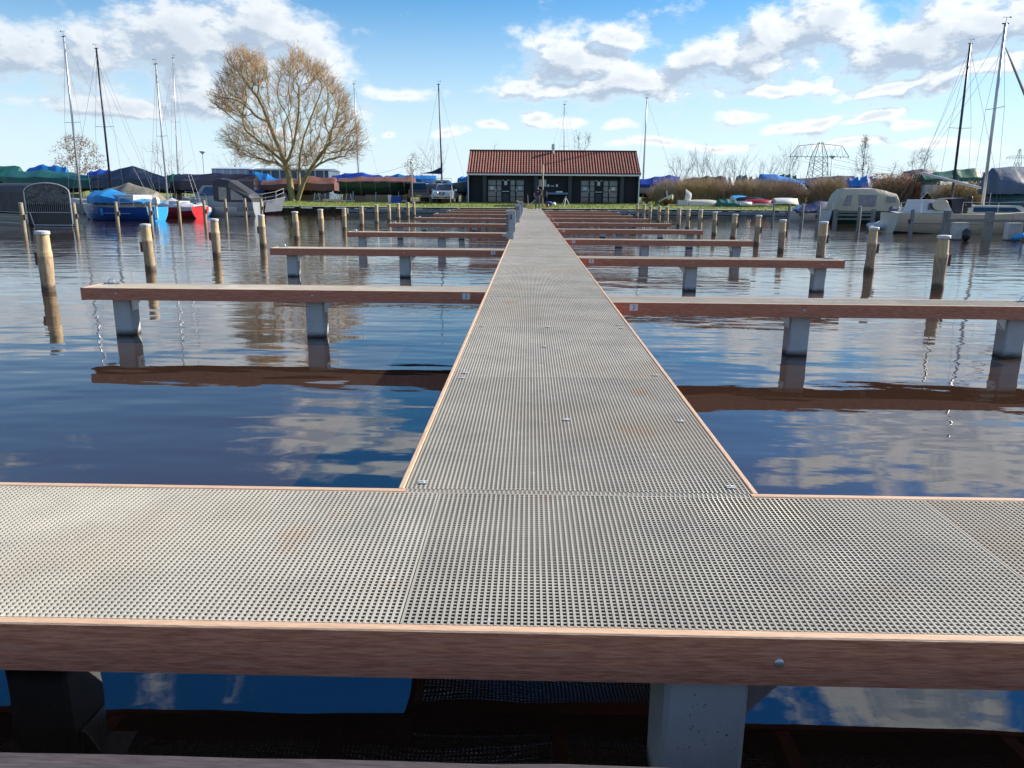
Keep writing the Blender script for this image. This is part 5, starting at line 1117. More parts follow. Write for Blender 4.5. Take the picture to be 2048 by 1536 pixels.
def twigs(P_,par,ch,rad,center,per,ln,r0,seed,up=.35,thr=.05,spread=.8,sub=2):
    rr=random.Random(seed); mb=MB(); V=[];Fc=[]
    def strand(p,d,l,r,k=3):
        o=len(V); u=d.orthogonal().normalized(); w=d.cross(u)
        bend=Vector((rr.uniform(-1,1),rr.uniform(-1,1),rr.uniform(-.4,.8)))*l*.18
        q=[p,p+d*l*.5+bend*.4,p+d*l+bend]
        for a,(c,s) in enumerate(zip(q,(1,.75,.3))):
            for j in range(3):
                an=2*pi*j/3; V.append(c+(u*math.cos(an)+w*math.sin(an))*r*s)
        for a in range(2):
            for j in range(3):
                x=o+a*3+j; y=o+a*3+(j+1)%3; Fc.append((x,y,y+3,x+3))
        return q
    for i,p in enumerate(P_):
        if rad[i]>thr: continue
        p=Vector(p); out=(p-Vector(center)); out=out.normalized() if out.length>0 else Vector((0,0,1))
        if par[i]>=0:
            al=(p-Vector(P_[par[i]])); al=al.normalized() if al.length>1e-6 else out
        else: al=out
        for k in range(per):
            d=(al*.7+out*.45+Vector((0,0,up))+Vector((rr.gauss(0,1),rr.gauss(0,1),rr.gauss(0,1)))*spread*.6).normalized(); l=ln*rr.uniform(.5,1.2)
            q=strand(p,d,l,r0)
            for s in range(sub):
                t_=rr.uniform(.3,.9); b=q[1]+(q[2]-q[1])*t_ if t_>.5 else q[0]+(q[1]-q[0])*(t_*2)
                d2=(d+Vector((rr.gauss(0,.6),rr.gauss(0,.6),rr.gauss(0,.5)+.15))).normalized(); strand(b,d2,l*rr.uniform(.35,.65),r0*.7)
    mb.v=[tuple(v) for v in V]; mb.f=Fc; mb.m=[0]*len(Fc); return mb
def inpoly(x,y,poly):
    c=False; j=len(poly)-1
    for i in range(len(poly)):
        xi,yi=poly[i];xj,yj=poly[j]
        if (yi>y)!=(yj>y) and x<(xj-xi)*(y-yi)/(yj-yi)+xi: c=not c
        j=i
    return c
BARKW=mat('willow_bark',(.33,.285,.13),(.21,.175,.085),3,.9,bump=.03,bscale=9,stretch=(2,2,.5),c3=(.19,.20,.075)); TWIGW=mat('willow_twig',(.46,.30,.125),(.32,.205,.09),1.0,.8)
def willow():
    Y=75.; g=ground_z(Y); c0=PY(592,402,Y); base=Vector((c0.x,Y,g))
    poly=[(424,208),(436,182),(452,150),(456,116),(478,106),(500,112),(522,116),(534,134),(543,215),(554,138),(572,118),(592,101),(612,120),(640,138),(665,165),(690,198),(706,235),(716,262),(726,288),(708,315),(672,328),(645,318),(628,330),(600,338),(575,340),(556,332),(530,328),(495,318),(458,300),(442,275),(485,245),(440,224)]
    rr=random.Random(11); T=[]
    while len(T)<2500:
        x=rr.uniform(424,728); y=rr.uniform(100,342)
        if not inpoly(x,y,poly): continue
        u=min(1,math.hypot((x-580)/150,(y-225)/125)); dm=4.6*math.sqrt(max(.04,1-u*u)); dy=rr.uniform(-1,1)*dm
        edge=(u>.6) or rr.random()<.4
        if not edge: continue
        q=PY(x,y,Y+dy); T.append(np.array((q.x,q.y,q.z))-np.array(base))
    L=lambda px,py,dy=0: np.array(PY(px,py,Y+dy))-np.array(base)
    init=[];ip=[]
    def chain(pts,start=-1):
        s=start
        for p in pts: init.append(p); ip.append(s); s=len(init)-1
        return s
    chain([L(586,405),L(583,388),L(580,366),L(577,345),L(573,330)]); f=len(init)-1
    chain([L(562,305,.3),L(548,275,.6),L(537,245,.8),L(527,215,1.),L(515,185,1)],f)
    chain([L(553,312,-.8),L(530,290,-1.5),L(505,270,-2)],f)
    chain([L(579,318),L(585,298,-.3),L(592,270,-.5),L(598,235,-.6),L(600,200,-.5),L(598,165,-.3)],f); 
    chain([L(572,315,.8),L(570,280,1.2),L(566,245,1.5),L(562,210,1.6)],f)
    chain([L(594,405,.25),L(599,385,.2),L(607,362,.1),L(616,345),L(628,325,-.3),L(645,305,-.5),L(665,285,-.6)]); 
    b2=[i for i in range(len(init)) if ip[i]==-1][1]
    chain([L(597,345,.8),L(597,310,1),L(605,275,1.3),L(620,240,1.6),L(635,205,1.6)],b2+1)
    chain([L(640,322,.5),L(660,318,1),L(680,312,1.2)],b2+3)
    nodes,par=grow(init,ip,T,.28)
    mb,P_,rad,ch=tree_mesh(nodes,par,.012,1.98,.50,9,.4)
    t=thing('willow_tree','big bare willow with golden twigs and a forked yellow-green trunk','tree',tuple(base))
    mb.build('trunk',BARKW,t,True)
    o=twigs(P_,par,ch,rad,(0,0,4.5),3,.85,.011,5,.35,.05,.65,3).build('crown',TWIGW,t); 
willow()
def small_tree(px,ybase,ytop,w,Y,label,seed,nt=120,per=3,ln=.5,bark=None,twig=None,shape='oval',leaf=None,r=.006,nl=0,name='bare_tree',g=None,leafs=.06):
    rr=random.Random(seed); g=GZ if g is None else g; x=PY(px,ybase,Y).x; H=PY(px,ytop,Y).z-g; W=w*Y/F*.5; T=[]
    while len(T)<nt:
        a=rr.uniform(0,2*pi); k=math.sqrt(rr.random()); h=rr.uniform(.22,1)
        wd={'oval':math.sin(pi*min(1,max(0.03,(h-.12)/.92)))**.7,'cone':(1.08-h)*1.1,'fan':.25+.75*h,'col':.5}[shape]
        T.append((W*k*math.cos(a)*wd,W*k*math.sin(a)*wd,H*h))
    init=[(0,0,-.1),(0,0,H*.12),(rr.uniform(-.1,.1),0,H*.3)]+([(0,0,H*.5),(0,0,H*.7),(0,0,H*.9)] if shape=='cone' else []); ip=[-1]+list(range(len(init)-1))
    nodes,par=grow(init,ip,T,.4 if shape!='fan' else .7); mb,P_,rad,ch=tree_mesh(nodes,par,.010,2.2,.22,5,.35)
    t=thing(name,label,'tree',(x,Y,g),0,'bare trees and shrubs behind the yard'); mb.build('trunk',bark or BARKG,t,True)
    o=twigs(P_,par,ch,rad,(0,0,H*.4),per,ln,r,seed+1,.3,.06,.8,2).build('crown',twig or TWIGG,t)
    if leaf:
        V=[];Fc=[]
        for i in range(nl):
            p=Vector(P_[rr.randrange(len(init),len(P_))])+Vector((rr.gauss(0,.25),rr.gauss(0,.25),rr.gauss(0,.2))); a=Vector((rr.gauss(0,1),rr.gauss(0,1),rr.gauss(0,1))).normalized()*leafs*rr.uniform(.6,1.4); b=a.orthogonal().normalized()*leafs*.7; o=len(V); V+=[p-a,p+b,p+a,p-b]; Fc.append((o,o+1,o+2,o+3))
        m_=MB(); m_.v=[tuple(v) for v in V]; m_.f=Fc; m_.m=[0]*len(Fc); stuff(m_.build('leaves',leaf,t))
BARKG=mat('grey_bark',(.13,.11,.09),(.09,.075,.06),4,.9); TWIGG=mat('grey_twig',(.20,.165,.135),(.14,.115,.095),2,.85); TWIGP=mat('pale_twig',(.33,.28,.24),(.25,.21,.18),2,.85)
LEAFB=mat('brown_leaf',(.26,.15,.075),(.18,.10,.05),2,.8); LEAFR=mat('russet_leaf',(.30,.14,.06),(.2,.09,.04),2,.8); LEAFD=mat('dark_cone',(.07,.055,.045),(.05,.04,.03),2,.9)
small_tree(160,345,273,100,96,'russet-leaved tree behind the dark teal covered boat',31,170,4,.7,leaf=LEAFB,nl=1300,leafs=.09,shape='oval')
small_tree(312,345,290,55,97,'sparse leaning bare tree behind the slate tent',32,60,2,.8)
small_tree(350,346,312,60,99,'pale fan-shaped bare shrub by the mast with the red pennant',33,70,3,.8,shape='fan',twig=TWIGP)
small_tree(465,345,318,70,108,'faint bare shrub above the foil shed',34,60,2,.8,shape='fan')
small_tree(480,345,305,40,106,'thin dark-tipped bare tree above the foil shed',35,50,2,.6,leaf=LEAFD,nl=150)
small_tree(829,352,308,44,100,'small brown-leaved tree above the mid-blue cover',36,70,2,.6,leaf=LEAFB,nl=350,leafs=.08)
small_tree(868,352,296,64,101,'pale fan of bare stems behind the boxy blue cover',37,70,3,1.0,shape='fan',twig=TWIGP)
small_tree(992,345,282,22,95,'crooked bare treetop above the tiled roof near its flueless end',38,30,2,.5)
small_tree(1153,345,266,24,95,'slim bare treetop beyond the roof beside the short mast',39,60,3,.5,leaf=LEAFD,nl=120)
small_tree(1172,345,266,28,97,'twin slim treetop beyond the roof, farther from the flue',40,60,3,.5,leaf=LEAFD,nl=120)
for k,(px,yt,w,lb) in enumerate(((1360,320,60,'bare shrub rising above the hedge by the royal blue cover'),(1400,306,50,'tall thin bare shrub rising above the hedge middle'),(1440,322,60,'low bare shrub above the whitish cover'),(1477,316,70,'wide bare shrub above the slate-blue cover'),(1535,320,60,'bare shrub above the crumpled white cover'),(1578,300,44,'tall bare shrub beside the pylon'))): small_tree(px,356,yt,w,90+k,lb,50+k,70,3,.9,shape='fan',twig=TWIGP,r=.008)
small_tree(1724,352,276,60,93,'slender cone-shaped alder with dark catkins',61,170,3,.45,shape='cone',leaf=LEAFD,nl=1000,leafs=.055)
small_tree(1836,352,300,64,95,'bushy brown bare tree behind the maroon cover',62,130,4,.6,leaf=LEAFB,nl=250)
small_tree(1790,352,330,40,94,'small dark bare bush above the russet hedge',63,60,3,.5)
# hedges: dense stems
def hedge(name,px0,px1,ytop,Y,depth,n,label,mats,seed,h0=.9,leaf=0,spread=.25,lm=None):
    rr=random.Random(seed); g=ground_z(Y); x0,x1=PY(px0,395,Y).x,PY(px1,395,Y).x; H=PY((px0+px1)/2,ytop,Y).z-g; V=[];Fc=[];ms=[]
    def strand(q,r,m_):
        o=len(V)
        for a,c in enumerate(q):
            s=r*(1-.7*a/(len(q)-1))
            for j in range(3):
                an=2*pi*j/3; V.append((c[0]+s*math.cos(an),c[1]+s*math.sin(an),c[2]))
        for a in range(len(q)-1):
            for j in range(3):
                x=o+a*3+j;y=o+a*3+(j+1)%3; Fc.append((x,y,y+3,x+3)); ms.append(m_)
    for i in range(n):
        x=rr.uniform(x0,x1); y=rr.uniform(-depth/2,depth/2); m_=min(len(mats)-1,max(0,int((mnoise.noise(Vector((x*.35,seed,0)))*.9+.5)*len(mats)+rr.gauss(0,.35))))
        e=min(1,(x-x0)/1.2+.35,(x1-x)/1.2+.35); h=H*rr.uniform(.55,1.02)*e*(.92+.16*mnoise.noise(Vector((x*.5,3,seed)))); dx,dy=rr.gauss(0,spread)*h,rr.gauss(0,spread)*h
        q=[Vector((x,y,0)),Vector((x+dx*.35,y+dy*.35,h*.45)),Vector((x+dx,y+dy,h))]; strand(q,.020,m_)
        for k in range(4):
            tt=rr.uniform(.25,.95); b=q[0].lerp(q[2],tt); l=H*rr.uniform(.15,.35); d=Vector((rr.gauss(0,.6),rr.gauss(0,.6),rr.uniform(.3,1))).normalized(); strand([b,b+d*l*.5,b+d*l+Vector((0,0,.03))],.012,m_)
    for i in range(leaf):
        x=rr.uniform(x0,x1); p=Vector((x,rr.uniform(-depth/2,depth/2),H*rr.uniform(.25,1.0))); a=Vector((rr.gauss(0,1),rr.gauss(0,1),rr.gauss(0,1))).normalized()*.07; b=a.orthogonal().normalized()*.05; o=len(V); V+=[p-a,p+b,p+a,p-b]; Fc.append((o,o+1,o+2,o+3)); ms.append(len(mats)-1)
    m2=MB(); m2.v=[tuple(v) for v in V]; m2.f=Fc; m2.m=ms
    return tag(m2.build(name,mats,None,loc=(0,Y,g)),label,'hedge')
HA=mat('hedge_plum',(.34,.235,.21),(.25,.17,.15),2,.85); HBm=mat('hedge_brown',(.38,.265,.155),(.28,.19,.11),2,.85); HC_=mat('hedge_olive',(.42,.31,.135),(.31,.235,.10),2,.85); HD_=mat('hedge_grey',(.38,.32,.29),(.28,.23,.2),2,.85)
hedge('bare_hedge',1304,1602,353,75.2,2.4,2900,'long twiggy bare hedge in browns and plums along the yard edge',[HA,HBm,HC_,HD_],71)
hedge('bare_hedge',1622,1694,351,74,2.0,900,'olive-yellow twiggy bush in front of the long purple-dark cover',[HC_,HBm],72)
hedge('beech_hedge',1738,1842,347,74,2.0,1100,'russet beech hedge with dry leaves behind the beige launch canopy',[HBm,LEAFR],73,leaf=2200)
hedge('beech_hedge',1872,1962,362,70,1.6,800,'dry-leaved brown bush in front of the green covered boat',[HBm,HC_],74,leaf=1200)
hedge('reed_tuft',786,800,398,66.6,.5,0,'x',[HC_],75) if False else None
# ------------------------------------------------------------------ pylons and lines
PYM=mat('pylon_steel',(.22,.25,.28),(.18,.21,.24),.2,.6,metal=.2)
def pylon(px,ytop,ybase,Y,wb,ww,wa,label,tiers):
    g=GZ; c=PY(px,ybase,Y); H=PY(px,ytop,Y).z-g; t=thing('pylon',label,'pylon',(c.x,Y,g),0,'power line pylons'); r=.16
    zc=H*.74
    def leg(sx,sy): 
        mb=MB(); mb.tube([(sx*wb,sy*wb,0),(sx*ww,sy*ww,zc),(sx*ww*.25,sy*ww*.25,H)],r,4,cap=False); mb.build('leg',PYM,t)
    for sx in(-1,1):
        for sy in (-1,1): leg(sx,sy)
    mb=MB(); n=5
    for sy in (-1,1):
        for k in range(n):
            z0,z1=zc*k/n,zc*(k+1)/n; w0,w1=lerp(wb,ww,k/n),lerp(wb,ww,(k+1)/n)
            mb.tube([(-w0,sy*w0,z0),(w1,sy*w1,z1)],r*.6,3,cap=False); mb.tube([(w0,sy*w0,z0),(-w1,sy*w1,z1)],r*.6,3,cap=False)
    for sx in (-1,1):
        for k in range(n):
            z0,z1=zc*k/n,zc*(k+1)/n; w0,w1=lerp(wb,ww,k/n),lerp(wb,ww,(k+1)/n); mb.tube([(sx*w0,-w0,z0),(sx*w1,w1,z1)],r*.6,3,cap=False); mb.tube([(sx*w0,w0,z0),(sx*w1,-w1,z1)],r*.6,3,cap=False)
    mb.build('bracing',PYM,t)
    for z,w,hh in tiers:
        z=z*H; mb=MB(); zt=z+hh*H; wt=w*.74
        mb.tube([(-w,0,z),(w,0,z)],r,4); mb.tube([(-w,0,z),(-wt,0,zt),(0,0,zt+hh*H*.22),(wt,0,zt),(w,0,z)],r*.9,4); nn=10
        for k in range(nn):
            a,b=-w+2*w*k/nn,-w+2*w*(k+1)/nn; m_=(a+b)/2; tz=zt if abs(m_)<wt else lerp(zt,z,(abs(m_)-wt)/(w-wt)); mb.tube([(a,0,z),(m_,0,tz),(b,0,z)],r*.55,3,cap=False)
        mb.build('crossarm',PYM,t)
        for k in (-.97,-.72,-.45,.45,.72,.97):
            mb=MB(); mb.tube([(k*w,0,z),(k*w,0,z-.035*H)],.14,4); mb.build('insulator',PYM,t)
    return t,H
pY=330
m2px=lambda Y:Y*.971/F
t1,H1=pylon(1634,284,358,pY,19*m2px(pY),12*m2px(pY),58*m2px(pY),'wide single-crossarm lattice pylon behind the purple-dark cover',[(.74,58*m2px(pY),.19)])
pY2=620
t2,H2=pylon(2032,298,350,pY2,9*m2px(pY2),4*m2px(pY2),22*m2px(pY2),'distant two-armed lattice pylon seen between the yacht rigging',[(.55,24*m2px(pY2),.04),(.82,24*m2px(pY2),.04)])
a0=t1.location+Vector((0,0,H1*.70)); b0=t2.location+Vector((0,0,H2*.75))
for k,(o1,o2) in enumerate(((-.97,-.9),(-.45,-.5),(.45,.5),(.97,.9))):
    a=a0+Vector((o1*58*m2px(pY),0,0)); b=b0+Vector((o2*22*m2px(pY2),0,0)); mb=MB(); mb.tube([a.lerp(b,i/14)-Vector((0,0,9*math.sin(pi*i/14))) for i in range(15)],.06,3,cap=False); tag(mb.build('power_line',PYM),f'{["outermost","inner","second inner","other outermost"][k]} sagging power line between the two pylons','power line','power lines')
# ------------------------------------------------------------------ lamp posts
def lamp(px,yt,Y,label):
    c=PY(px,390,Y); g=GZ; H=PY(px,yt,Y).z-g; t=thing('street_lamp',label,'street lamp',(c.x,Y,g),0,'post-top street lamps')
    mb=MB(); mb.tube([(0,0,0),(0,0,1),(0,0,H-.3)],[.07,.06,.045],8); mb.build('post',HGR,t,True)
    mb=MB(); mb.lathe([(.05,H-.32),(.16,H-.2),(.30,H-.06)],12); mb.build('diffuser',mat('lamp_bowl',(.6,.62,.6),(.5,.52,.5),5,.4),t,True)
    mb=MB(); mb.lathe([(.36,H-.07),(.37,H-.03),(.25,H+.02),(.02,H+.05)],12); mb.build('hood',HGR,t,True)
lamp(412,303,92,'post-top street lamp rising above the purple-brown cover'); lamp(1657,312,86,'post-top street lamp beside the wide pylon')
# ------------------------------------------------------------------ cars
def car(label,name,px0,px1,ybase,Y,body,front,kind):
    x0,x1=PY(px0,395,Y).x,PY(px1,395,Y).x; W=1.85; t=thing(name,label,'car',((x0+x1)/2,Y,ground_z(Y)),0 if front else pi,'cars parked on the bank')
    # local frame: nose towards -y
    L=4.7; H=1.78
    prof=[(0,.45),(.02,.85),(.10,1.0),(1.15,1.12),(1.75,1.68),(2.2,H),(3.1,H),(3.6,1.70),(3.75,1.15),(4.65,1.10),(L,1.0),(L,.45)] if kind=='pickup' else [(0,.45),(.02,.82),(.12,1.02),(1.15,1.14),(1.8,1.66),(2.2,H),(4.2,H-.03),(4.55,1.2),(L,1.05),(L,.45)]
    mb=MB(); secs=[]
    for xx,k in ((-.93,.0),(-.91,.3),(-.80,1),(0,1),(.80,1),(.91,.3),(.93,.0)):
        row=[]
        for y,z in prof:
            zz=z if z<1.16 else (1.14+(z-1.14)*1.0 if abs(xx)<.82 else 1.14+(z-1.14)*(.0 if abs(xx)>.9 else .35))
            row.append((xx*(1 if z<1.16 else .86),y+ (.06 if abs(xx)>.85 and z<1.1 and y<1 else 0),zz))
        secs.append(row)
    mb.loft(secs,closed=True); smooth_by_angle(mb.build('body',body,t),35)
    CG=glass('car_glass',(.012,.018,.025),.03)
    mb=MB(); mb.add([(-.72,1.20,1.16),(.72,1.20,1.16),(.60,1.76,1.66),(-.60,1.76,1.66)],[(0,1,2,3)]); M_=Matrix.Translation((0,-.035,.02)); o=mb.build('windscreen',CG,t); o.location=(0,-.03,.02)
    mb=MB(); yb=(3.76,3.62) if kind=='pickup' else (4.56,4.25); mb.add([(-.68,yb[0]+.03,1.2),(.68,yb[0]+.03,1.2),(.58,yb[1]+.03,1.64),(-.58,yb[1]+.03,1.64)],[(3,2,1,0)]); mb.build('rear_window',CG,t)
    for s in (-1,1):
        mb=MB(); x=s*.80; mb.add([(x*1.03,1.5,1.2),(x*1.03,3.55,1.2),(x*.885,3.3,1.62),(x*.885,2.05,1.62)],[(0,1,2,3) if s>0 else (3,2,1,0)]); mb.build('side_window',CG,t)
        for y in (.9,3.75):
            M_=Matrix.Translation((s*.84,y,.36))@Matrix.Rotation(pi/2,4,'Y'); mb=MB(); mb.lathe([(.22,-.11),(.35,-.11),(.37,-.06),(.37,.06),(.35,.11),(.22,.11)],18,M=M_); w_=mb.build('wheel',BLACK,t,True)
            mb=MB(); mb.lathe([(.02,.085*s),(.21,.095*s),(.22,.07*s)],14,M=M_,cap=False); mb.build('rim',ZN,w_)
        mb=MB(); mb.box((s*1.05,1.45,1.2),(.2,.1,.16)); mb.build('mirror',body,t)
        mb=MB(); mb.add([(s*.52,-.02,.86),(s*.90,.07,.84),(s*.90,.10,1.0),(s*.50,.02,.98)],[(0,1,2,3) if s>0 else (3,2,1,0)]); o=mb.build('headlight',mat('headlamp',(.6,.63,.65),(.5,.52,.55),8,.1),t); o.location[1]=-.03
        mb=MB(); mb.bbox(s*.82-.07,s*.82+.07,L,L+.02,.75,1.05); mb.build('tail_light',mat('tail_red',(.35,.01,.02),(.25,.01,.02),8,.2),t)
        mb=MB(); mb.bbox(s*.68-.12,s*.68+.12,-.03,.0,.52,.62); mb.build('fog_lamp',BLACK,t)
    mb=MB(); mb.add([(-.34,-.03,.98),(.34,-.03,.98),(.25,-.035,.76),(-.25,-.035,.76)],[(3,2,1,0)]); gr=mb.build('grille',mat('grille_blue_black',(.01,.02,.05),(.02,.03,.06),9,.3),t)
    mb=MB(); mb.tube([(-.36,-.05,.99),(-.26,-.055,.75),(.26,-.055,.75),(.36,-.05,.99)],.025,5); mb.build('chrome_surround',STEEL,gr)
    mb=MB(); mb.lathe([(.055,-.01),(.07,0),(.055,.01)],12,M=Matrix.Translation((0,-.05,.88))@Matrix.Rotation(pi/2,4,'X'),cap=False); mb.bbox(-.09,.09,-.065,-.052,.865,.895); mb.build('badge',STEEL,gr)
    mb=MB(); mb.bbox(-.55,.55,-.03,-.005,.50,.60); mb.build('lower_intake',BLACK,t)
    PLm=mat('yellow_number_plate',(.65,.38,.03),(.55,.3,.02),30,.5)
    mb=MB(); mb.bbox(-.26,.26,-.05,-.031,.44,.55); mb.build('number_plate',PLm,t); mb=MB(); mb.bbox(-.26,.26,L+.001,L+.02,.55,.66); mb.build('number_plate',PLm,t)
    return t
SIL=mat('car_silver',(.42,.45,.48),(.36,.39,.42),3,.3,metal=.35,coat=.5); DGR=mat('car_black',(.014,.015,.017),(.02,.022,.025),3,.25,coat=.5)
c=car('silver SUV parked nose-on beside the building with a yellow plate','suv',862,905,406,70.6,SIL,True,'suv'); c.rotation_euler[2]=-.05
c=car('dark pickup truck parked tail-on with red tail lamps','pickup_truck',815,852,406,75.6,DGR,False,'pickup'); c.rotation_euler[2]=pi+.18
# wooden yard lamp pole in front of the brown cover
yp=69.5; q=PY(825,400,yp); g=ground_z(yp); ht=PY(822,325,yp).z-g
t=thing('yard_pole','thin wooden yard pole with a small white lamp beside the dark pickup','pole',(q.x,yp,g)); mb=MB(); mb.tube([(0,0,-.2),(-.05,0,ht)],[.06,.045],7); mb.build('shaft',MATS['pole_wood'],t,True); mb=MB(); mb.lathe([(.02,-.1),(.13,-.05),(.15,.08),(.02,.16)],10,c=(-.05,0,ht)); mb.build('lamp_head',WHITE,t,True)
pts=[Vector((-.05,0,ht-.1)).lerp(Vector((-9.0,12,ht-.6)),k/10)-Vector((0,0,.5*math.sin(pi*k/10))) for k in range(11)]; mb=MB(); mb.tube(pts,.012,3); mb.build('cable',BLACK,t)
yp=68.6; q=PY(901,405,yp); mb=MB(); mb.tube([(0,0,-.1),(0,0,1.05)],[.05,.045],7); tag(mb.build('stake',MATS['pole_wood'],None,True,loc=(q.x,yp,ground_z(yp))),'short round wooden stake in front of the silver SUV','stake')
# ------------------------------------------------------------------ clutter on the bank
def bike(px,Y,label,rz):
    q=PY(px,400,Y); t=thing('bicycle',label,'bicycle',(q.x,Y,ground_z(Y)),rz,'bicycles parked under the boats'); BK=mat('bike_frame',(.03,.03,.03),(.05,.05,.05),6,.4)
    for x in (-.52,.52):
        M_=Matrix.Translation((x,0,.34))@Matrix.Rotation(pi/2,4,'X'); mb=MB(); mb.tube([M_@Vector((.32*math.cos(a),.32*math.sin(a),0)) for a in np.linspace(0,2*pi,19)],.02,5,cap=False); 
        for k in range(4): a=k*pi/4; mb.tube([M_@Vector((.31*math.cos(a),.31*math.sin(a),0)),M_@Vector((-.31*math.cos(a),-.31*math.sin(a),0))],.004,3)
        mb.build('wheel',mat('bike_wheel',(.30,.29,.26),(.22,.22,.2),6,.5),t)
    mb=MB(); mb.tube([(-.52,0,.34),(-.1,0,.3),(.38,0,.75),(-.2,0,.72),(-.1,0,.3)],.018,5); mb.tube([(-.52,0,.34),(-.2,0,.72),(-.24,0,.9)],.016,5); mb.tube([(.52,0,.34),(.38,0,.75),(.34,0,1.0)],.018,5); mb.build('frame',BK,t)
    mb=MB(); mb.box((-.26,0,.93),(.26,.14,.06)); mb.build('saddle',BK,t); mb=MB(); mb.tube([(.25,-.28,1.02),(.34,0,1.0),(.25,.28,1.02)],.014,5); mb.build('handlebar',BK,t)
bike(651,74.2,'bicycle leaning under the brown cover behind the willow',.2); bike(686,73.2,'bicycle parked between the two brown covers',-.4)
def crate(px0,px1,yt,Y,m,label,name='crate',cat='crate'):
    x0,x1=PY(px0,395,Y).x,PY(px1,395,Y).x; g=ground_z(Y); h=PY(px0,yt,Y).z-g; w=(x1-x0)/2
    t=thing(name,label,cat,((x0+x1)/2,Y,g)); mb=MB(); mb.bbox(-w,w,-.3,.3,0,h*.92); mb.build('crate_body',m,t); mb=MB(); mb.bbox(-w-.03,w+.03,-.33,.33,h*.921,h); mb.build('rim',m,t); return t
crate(786,803,393,71.5,T_ROYAL,'royal blue plastic crate on the grass beside the dark pickup')
crate(777,783,390,71.8,TRIM,'pale upright board crate next to the royal blue crate')
for k in range(12):
    px=733+k*3.6; q=PY(px,402,73.2); mb=MB(); mb.box((0,0,.32),(.14,.03,.64)); o=mb.build('fence_board',OLDW,None,loc=(q.x,73.2+.02*(k%2),ground_z(73.2))); o.rotation_euler[1]=R.uniform(-.05,.05); tag(o,f'short grey upright board, {ORD[11-k]} from the royal blue crate','board','row of short boards under the brown cover')
def trestle(px,Y,label):
    q=PY(px,402,Y); t=thing('boat_trestle',label,'trestle',(q.x,Y,ground_z(Y)),0,'pale boat trestles on the grass')
    for s in (-1,1): mb=MB(); mb.tube([(s*.3,0,0),(s*.16,0,.75)],.04,5); mb.build('leg',HW,t)
    mb=MB(); mb.tube([(-.3,0,.08),(.3,0,.08)],.035,5); mb.build('crossbar',HW,t)
trestle(569,76.2,'pale boat trestle standing just before the willow trunk'); trestle(634,73.9,'pale boat trestle beside the bicycle under the brown cover'); trestle(698,72.9,'pale boat trestle at the stern of the sagging brown cover')
# dinghies and odds and ends right of the building
def dinghy(px,py,Y,L,B,rz,roll,hm,label,deck=HW,pitch=0):
    q=PY(px,py,Y); g=ground_z(Y); t=thing('dinghy',label,'dinghy',(q.x,Y,g),0,'small craft lying on the grass'); S=hull_shape(L,B,.42,.38,.55,.12,.8,.3,11,9); hull(t,S,[(-2,hm),(.2,HCR)],deck); t.rotation_euler=(roll,pitch,rz); return t
t=dinghy(1335,404,70.5,1.9,.95,-pi/2+.3,0,mat('varnish_brown',(.16,.06,.035),(.11,.04,.025),4,.4),'little rowing dinghy with white rim and brown hull facing the water',deck=mat('dinghy_inside',(.36,.36,.32),(.28,.28,.25),5,.7)); t.location.z+=.22; t.rotation_euler[1]=-.25
mb=MB(); mb.tube([(.2,-.1,.5),(-.1,.05,1.1)],.025,5); mb.build('oar',MATS['ash_wood'],t)
t=dinghy(1379,405,71,1.25,.75,-.25,0,HW,'white dinghy stood on end against the hedge',pitch=-1.35); t.location.z+=.62
t=dinghy(1408,406,70.5,2.8,.8,.08,pi,HCR,'long low upturned cream canoe on the grass'); t.location.z+=.42
t=dinghy(1520,405,70.3,2.6,.9,.1,pi,HRE,'red upturned dinghy beside the green heap'); t.location.z+=.5
t=dinghy(1572,407,71,2.6,1.1,.3,pi,HW,'white upturned dinghy at the foot of the mid-blue covered boat'); t.location.z+=.62
t=dinghy(1500,398,72.5,2.6,1.0,-.1,pi,HDK,'dark upturned dinghy behind the red one'); t.location.z+=.62
t=dinghy(1480,397,73,2.0,.8,.5,pi,HLB,'bright blue upturned dinghy behind the green heap'); t.location.z+=.75
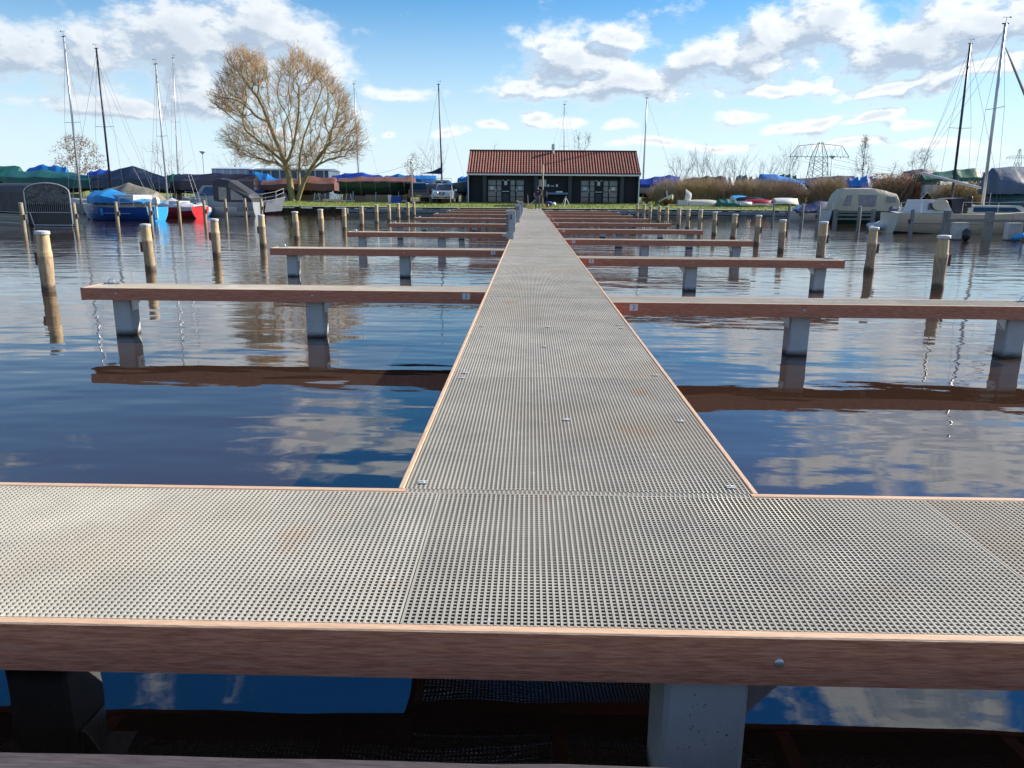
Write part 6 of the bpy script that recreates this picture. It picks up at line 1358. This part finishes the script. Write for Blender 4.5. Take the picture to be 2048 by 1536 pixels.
q=PY(1457,405,70); o=tarp_mesh(2.0,1.2,.02,.72,(.85,.75),.45,.1,77,18,11,wob=.1,skirt=.5).build('tarp_heap',T_DTEAL,None,True,loc=(q.x,70,ground_z(70))); tag(o,'dark green tarp heap on the grass beside the white tube','tarp heap')
q=PY(1488,405,69.8); mb=MB(); mb.tube([(-.6,0,.22),(.65,0,.22)],.2,12); tag(mb.build('pipe',HW,None,True,loc=(q.x,69.8,ground_z(69.8))),'fat white tube lying beside the dark green heap','pipe')
crate(1356,1374,400,70.8,HW,'low white box on the grass next to the rowing dinghy','storage_box','box')
for k,px in enumerate((1287,1300,1306,1325)):
    q=PY(px,407,70); mb=MB(); rr_=random.Random(k)
    for i in range(40):
        a=rr_.uniform(0,2*pi); l=rr_.uniform(.2,.5); d=Vector((math.cos(a)*.35,math.sin(a)*.35,1)).normalized(); b=Vector((rr_.gauss(0,.06),rr_.gauss(0,.06),0)); u=d.orthogonal().normalized()*.02; mb.add([b-u,b+u,b+d*l],[(0,1,2)])
    tag(mb.build('weed_tuft',GB[0],None,loc=(q.x,70,ground_z(70))),['tall weed tuft at the building corner','weed tuft next to the building corner one','weed tuft midway to the rowing dinghy','weed tuft touching the rowing dinghy'][k],'weeds','weed tufts on the bank')
# standing masts without a visible hull: laid-up boats behind the building and the tents
def far_mast(px,pyb,pxt,pyt,Y,label,m=MASTA,tarp=T_GREY):
    x=PY(px,390,Y).x; t=thing('laid_up_sailboat',label,'boat',(x,Y,GZ),0,'boats laid up ashore under covers'); S=hull_shape(6,2.1,.7,.7,1,.35,.75,.5,9,9); hull(t,S,[(-2,AFK),(.1,HW)],HW)
    for c in t.children: c.location[2]=.9
    e=local(t,pxt,pyt); b=local(t,px,pyb); mast(t,(b.x,0,1.6),e.z-1.6,.055,m,(e.x-b.x,0),[(-2.7,0,1.6),(2.8,0,1.8)],.5,wr=.009,axis='x')
    return t
far_mast(1129,300,1129,209,90,'laid-up sailboat whose mast rises behind the tiled roof')
far_mast(354,345,346,116,91,'laid-up sailboat whose slim mast rises beside the red sailboat mast')
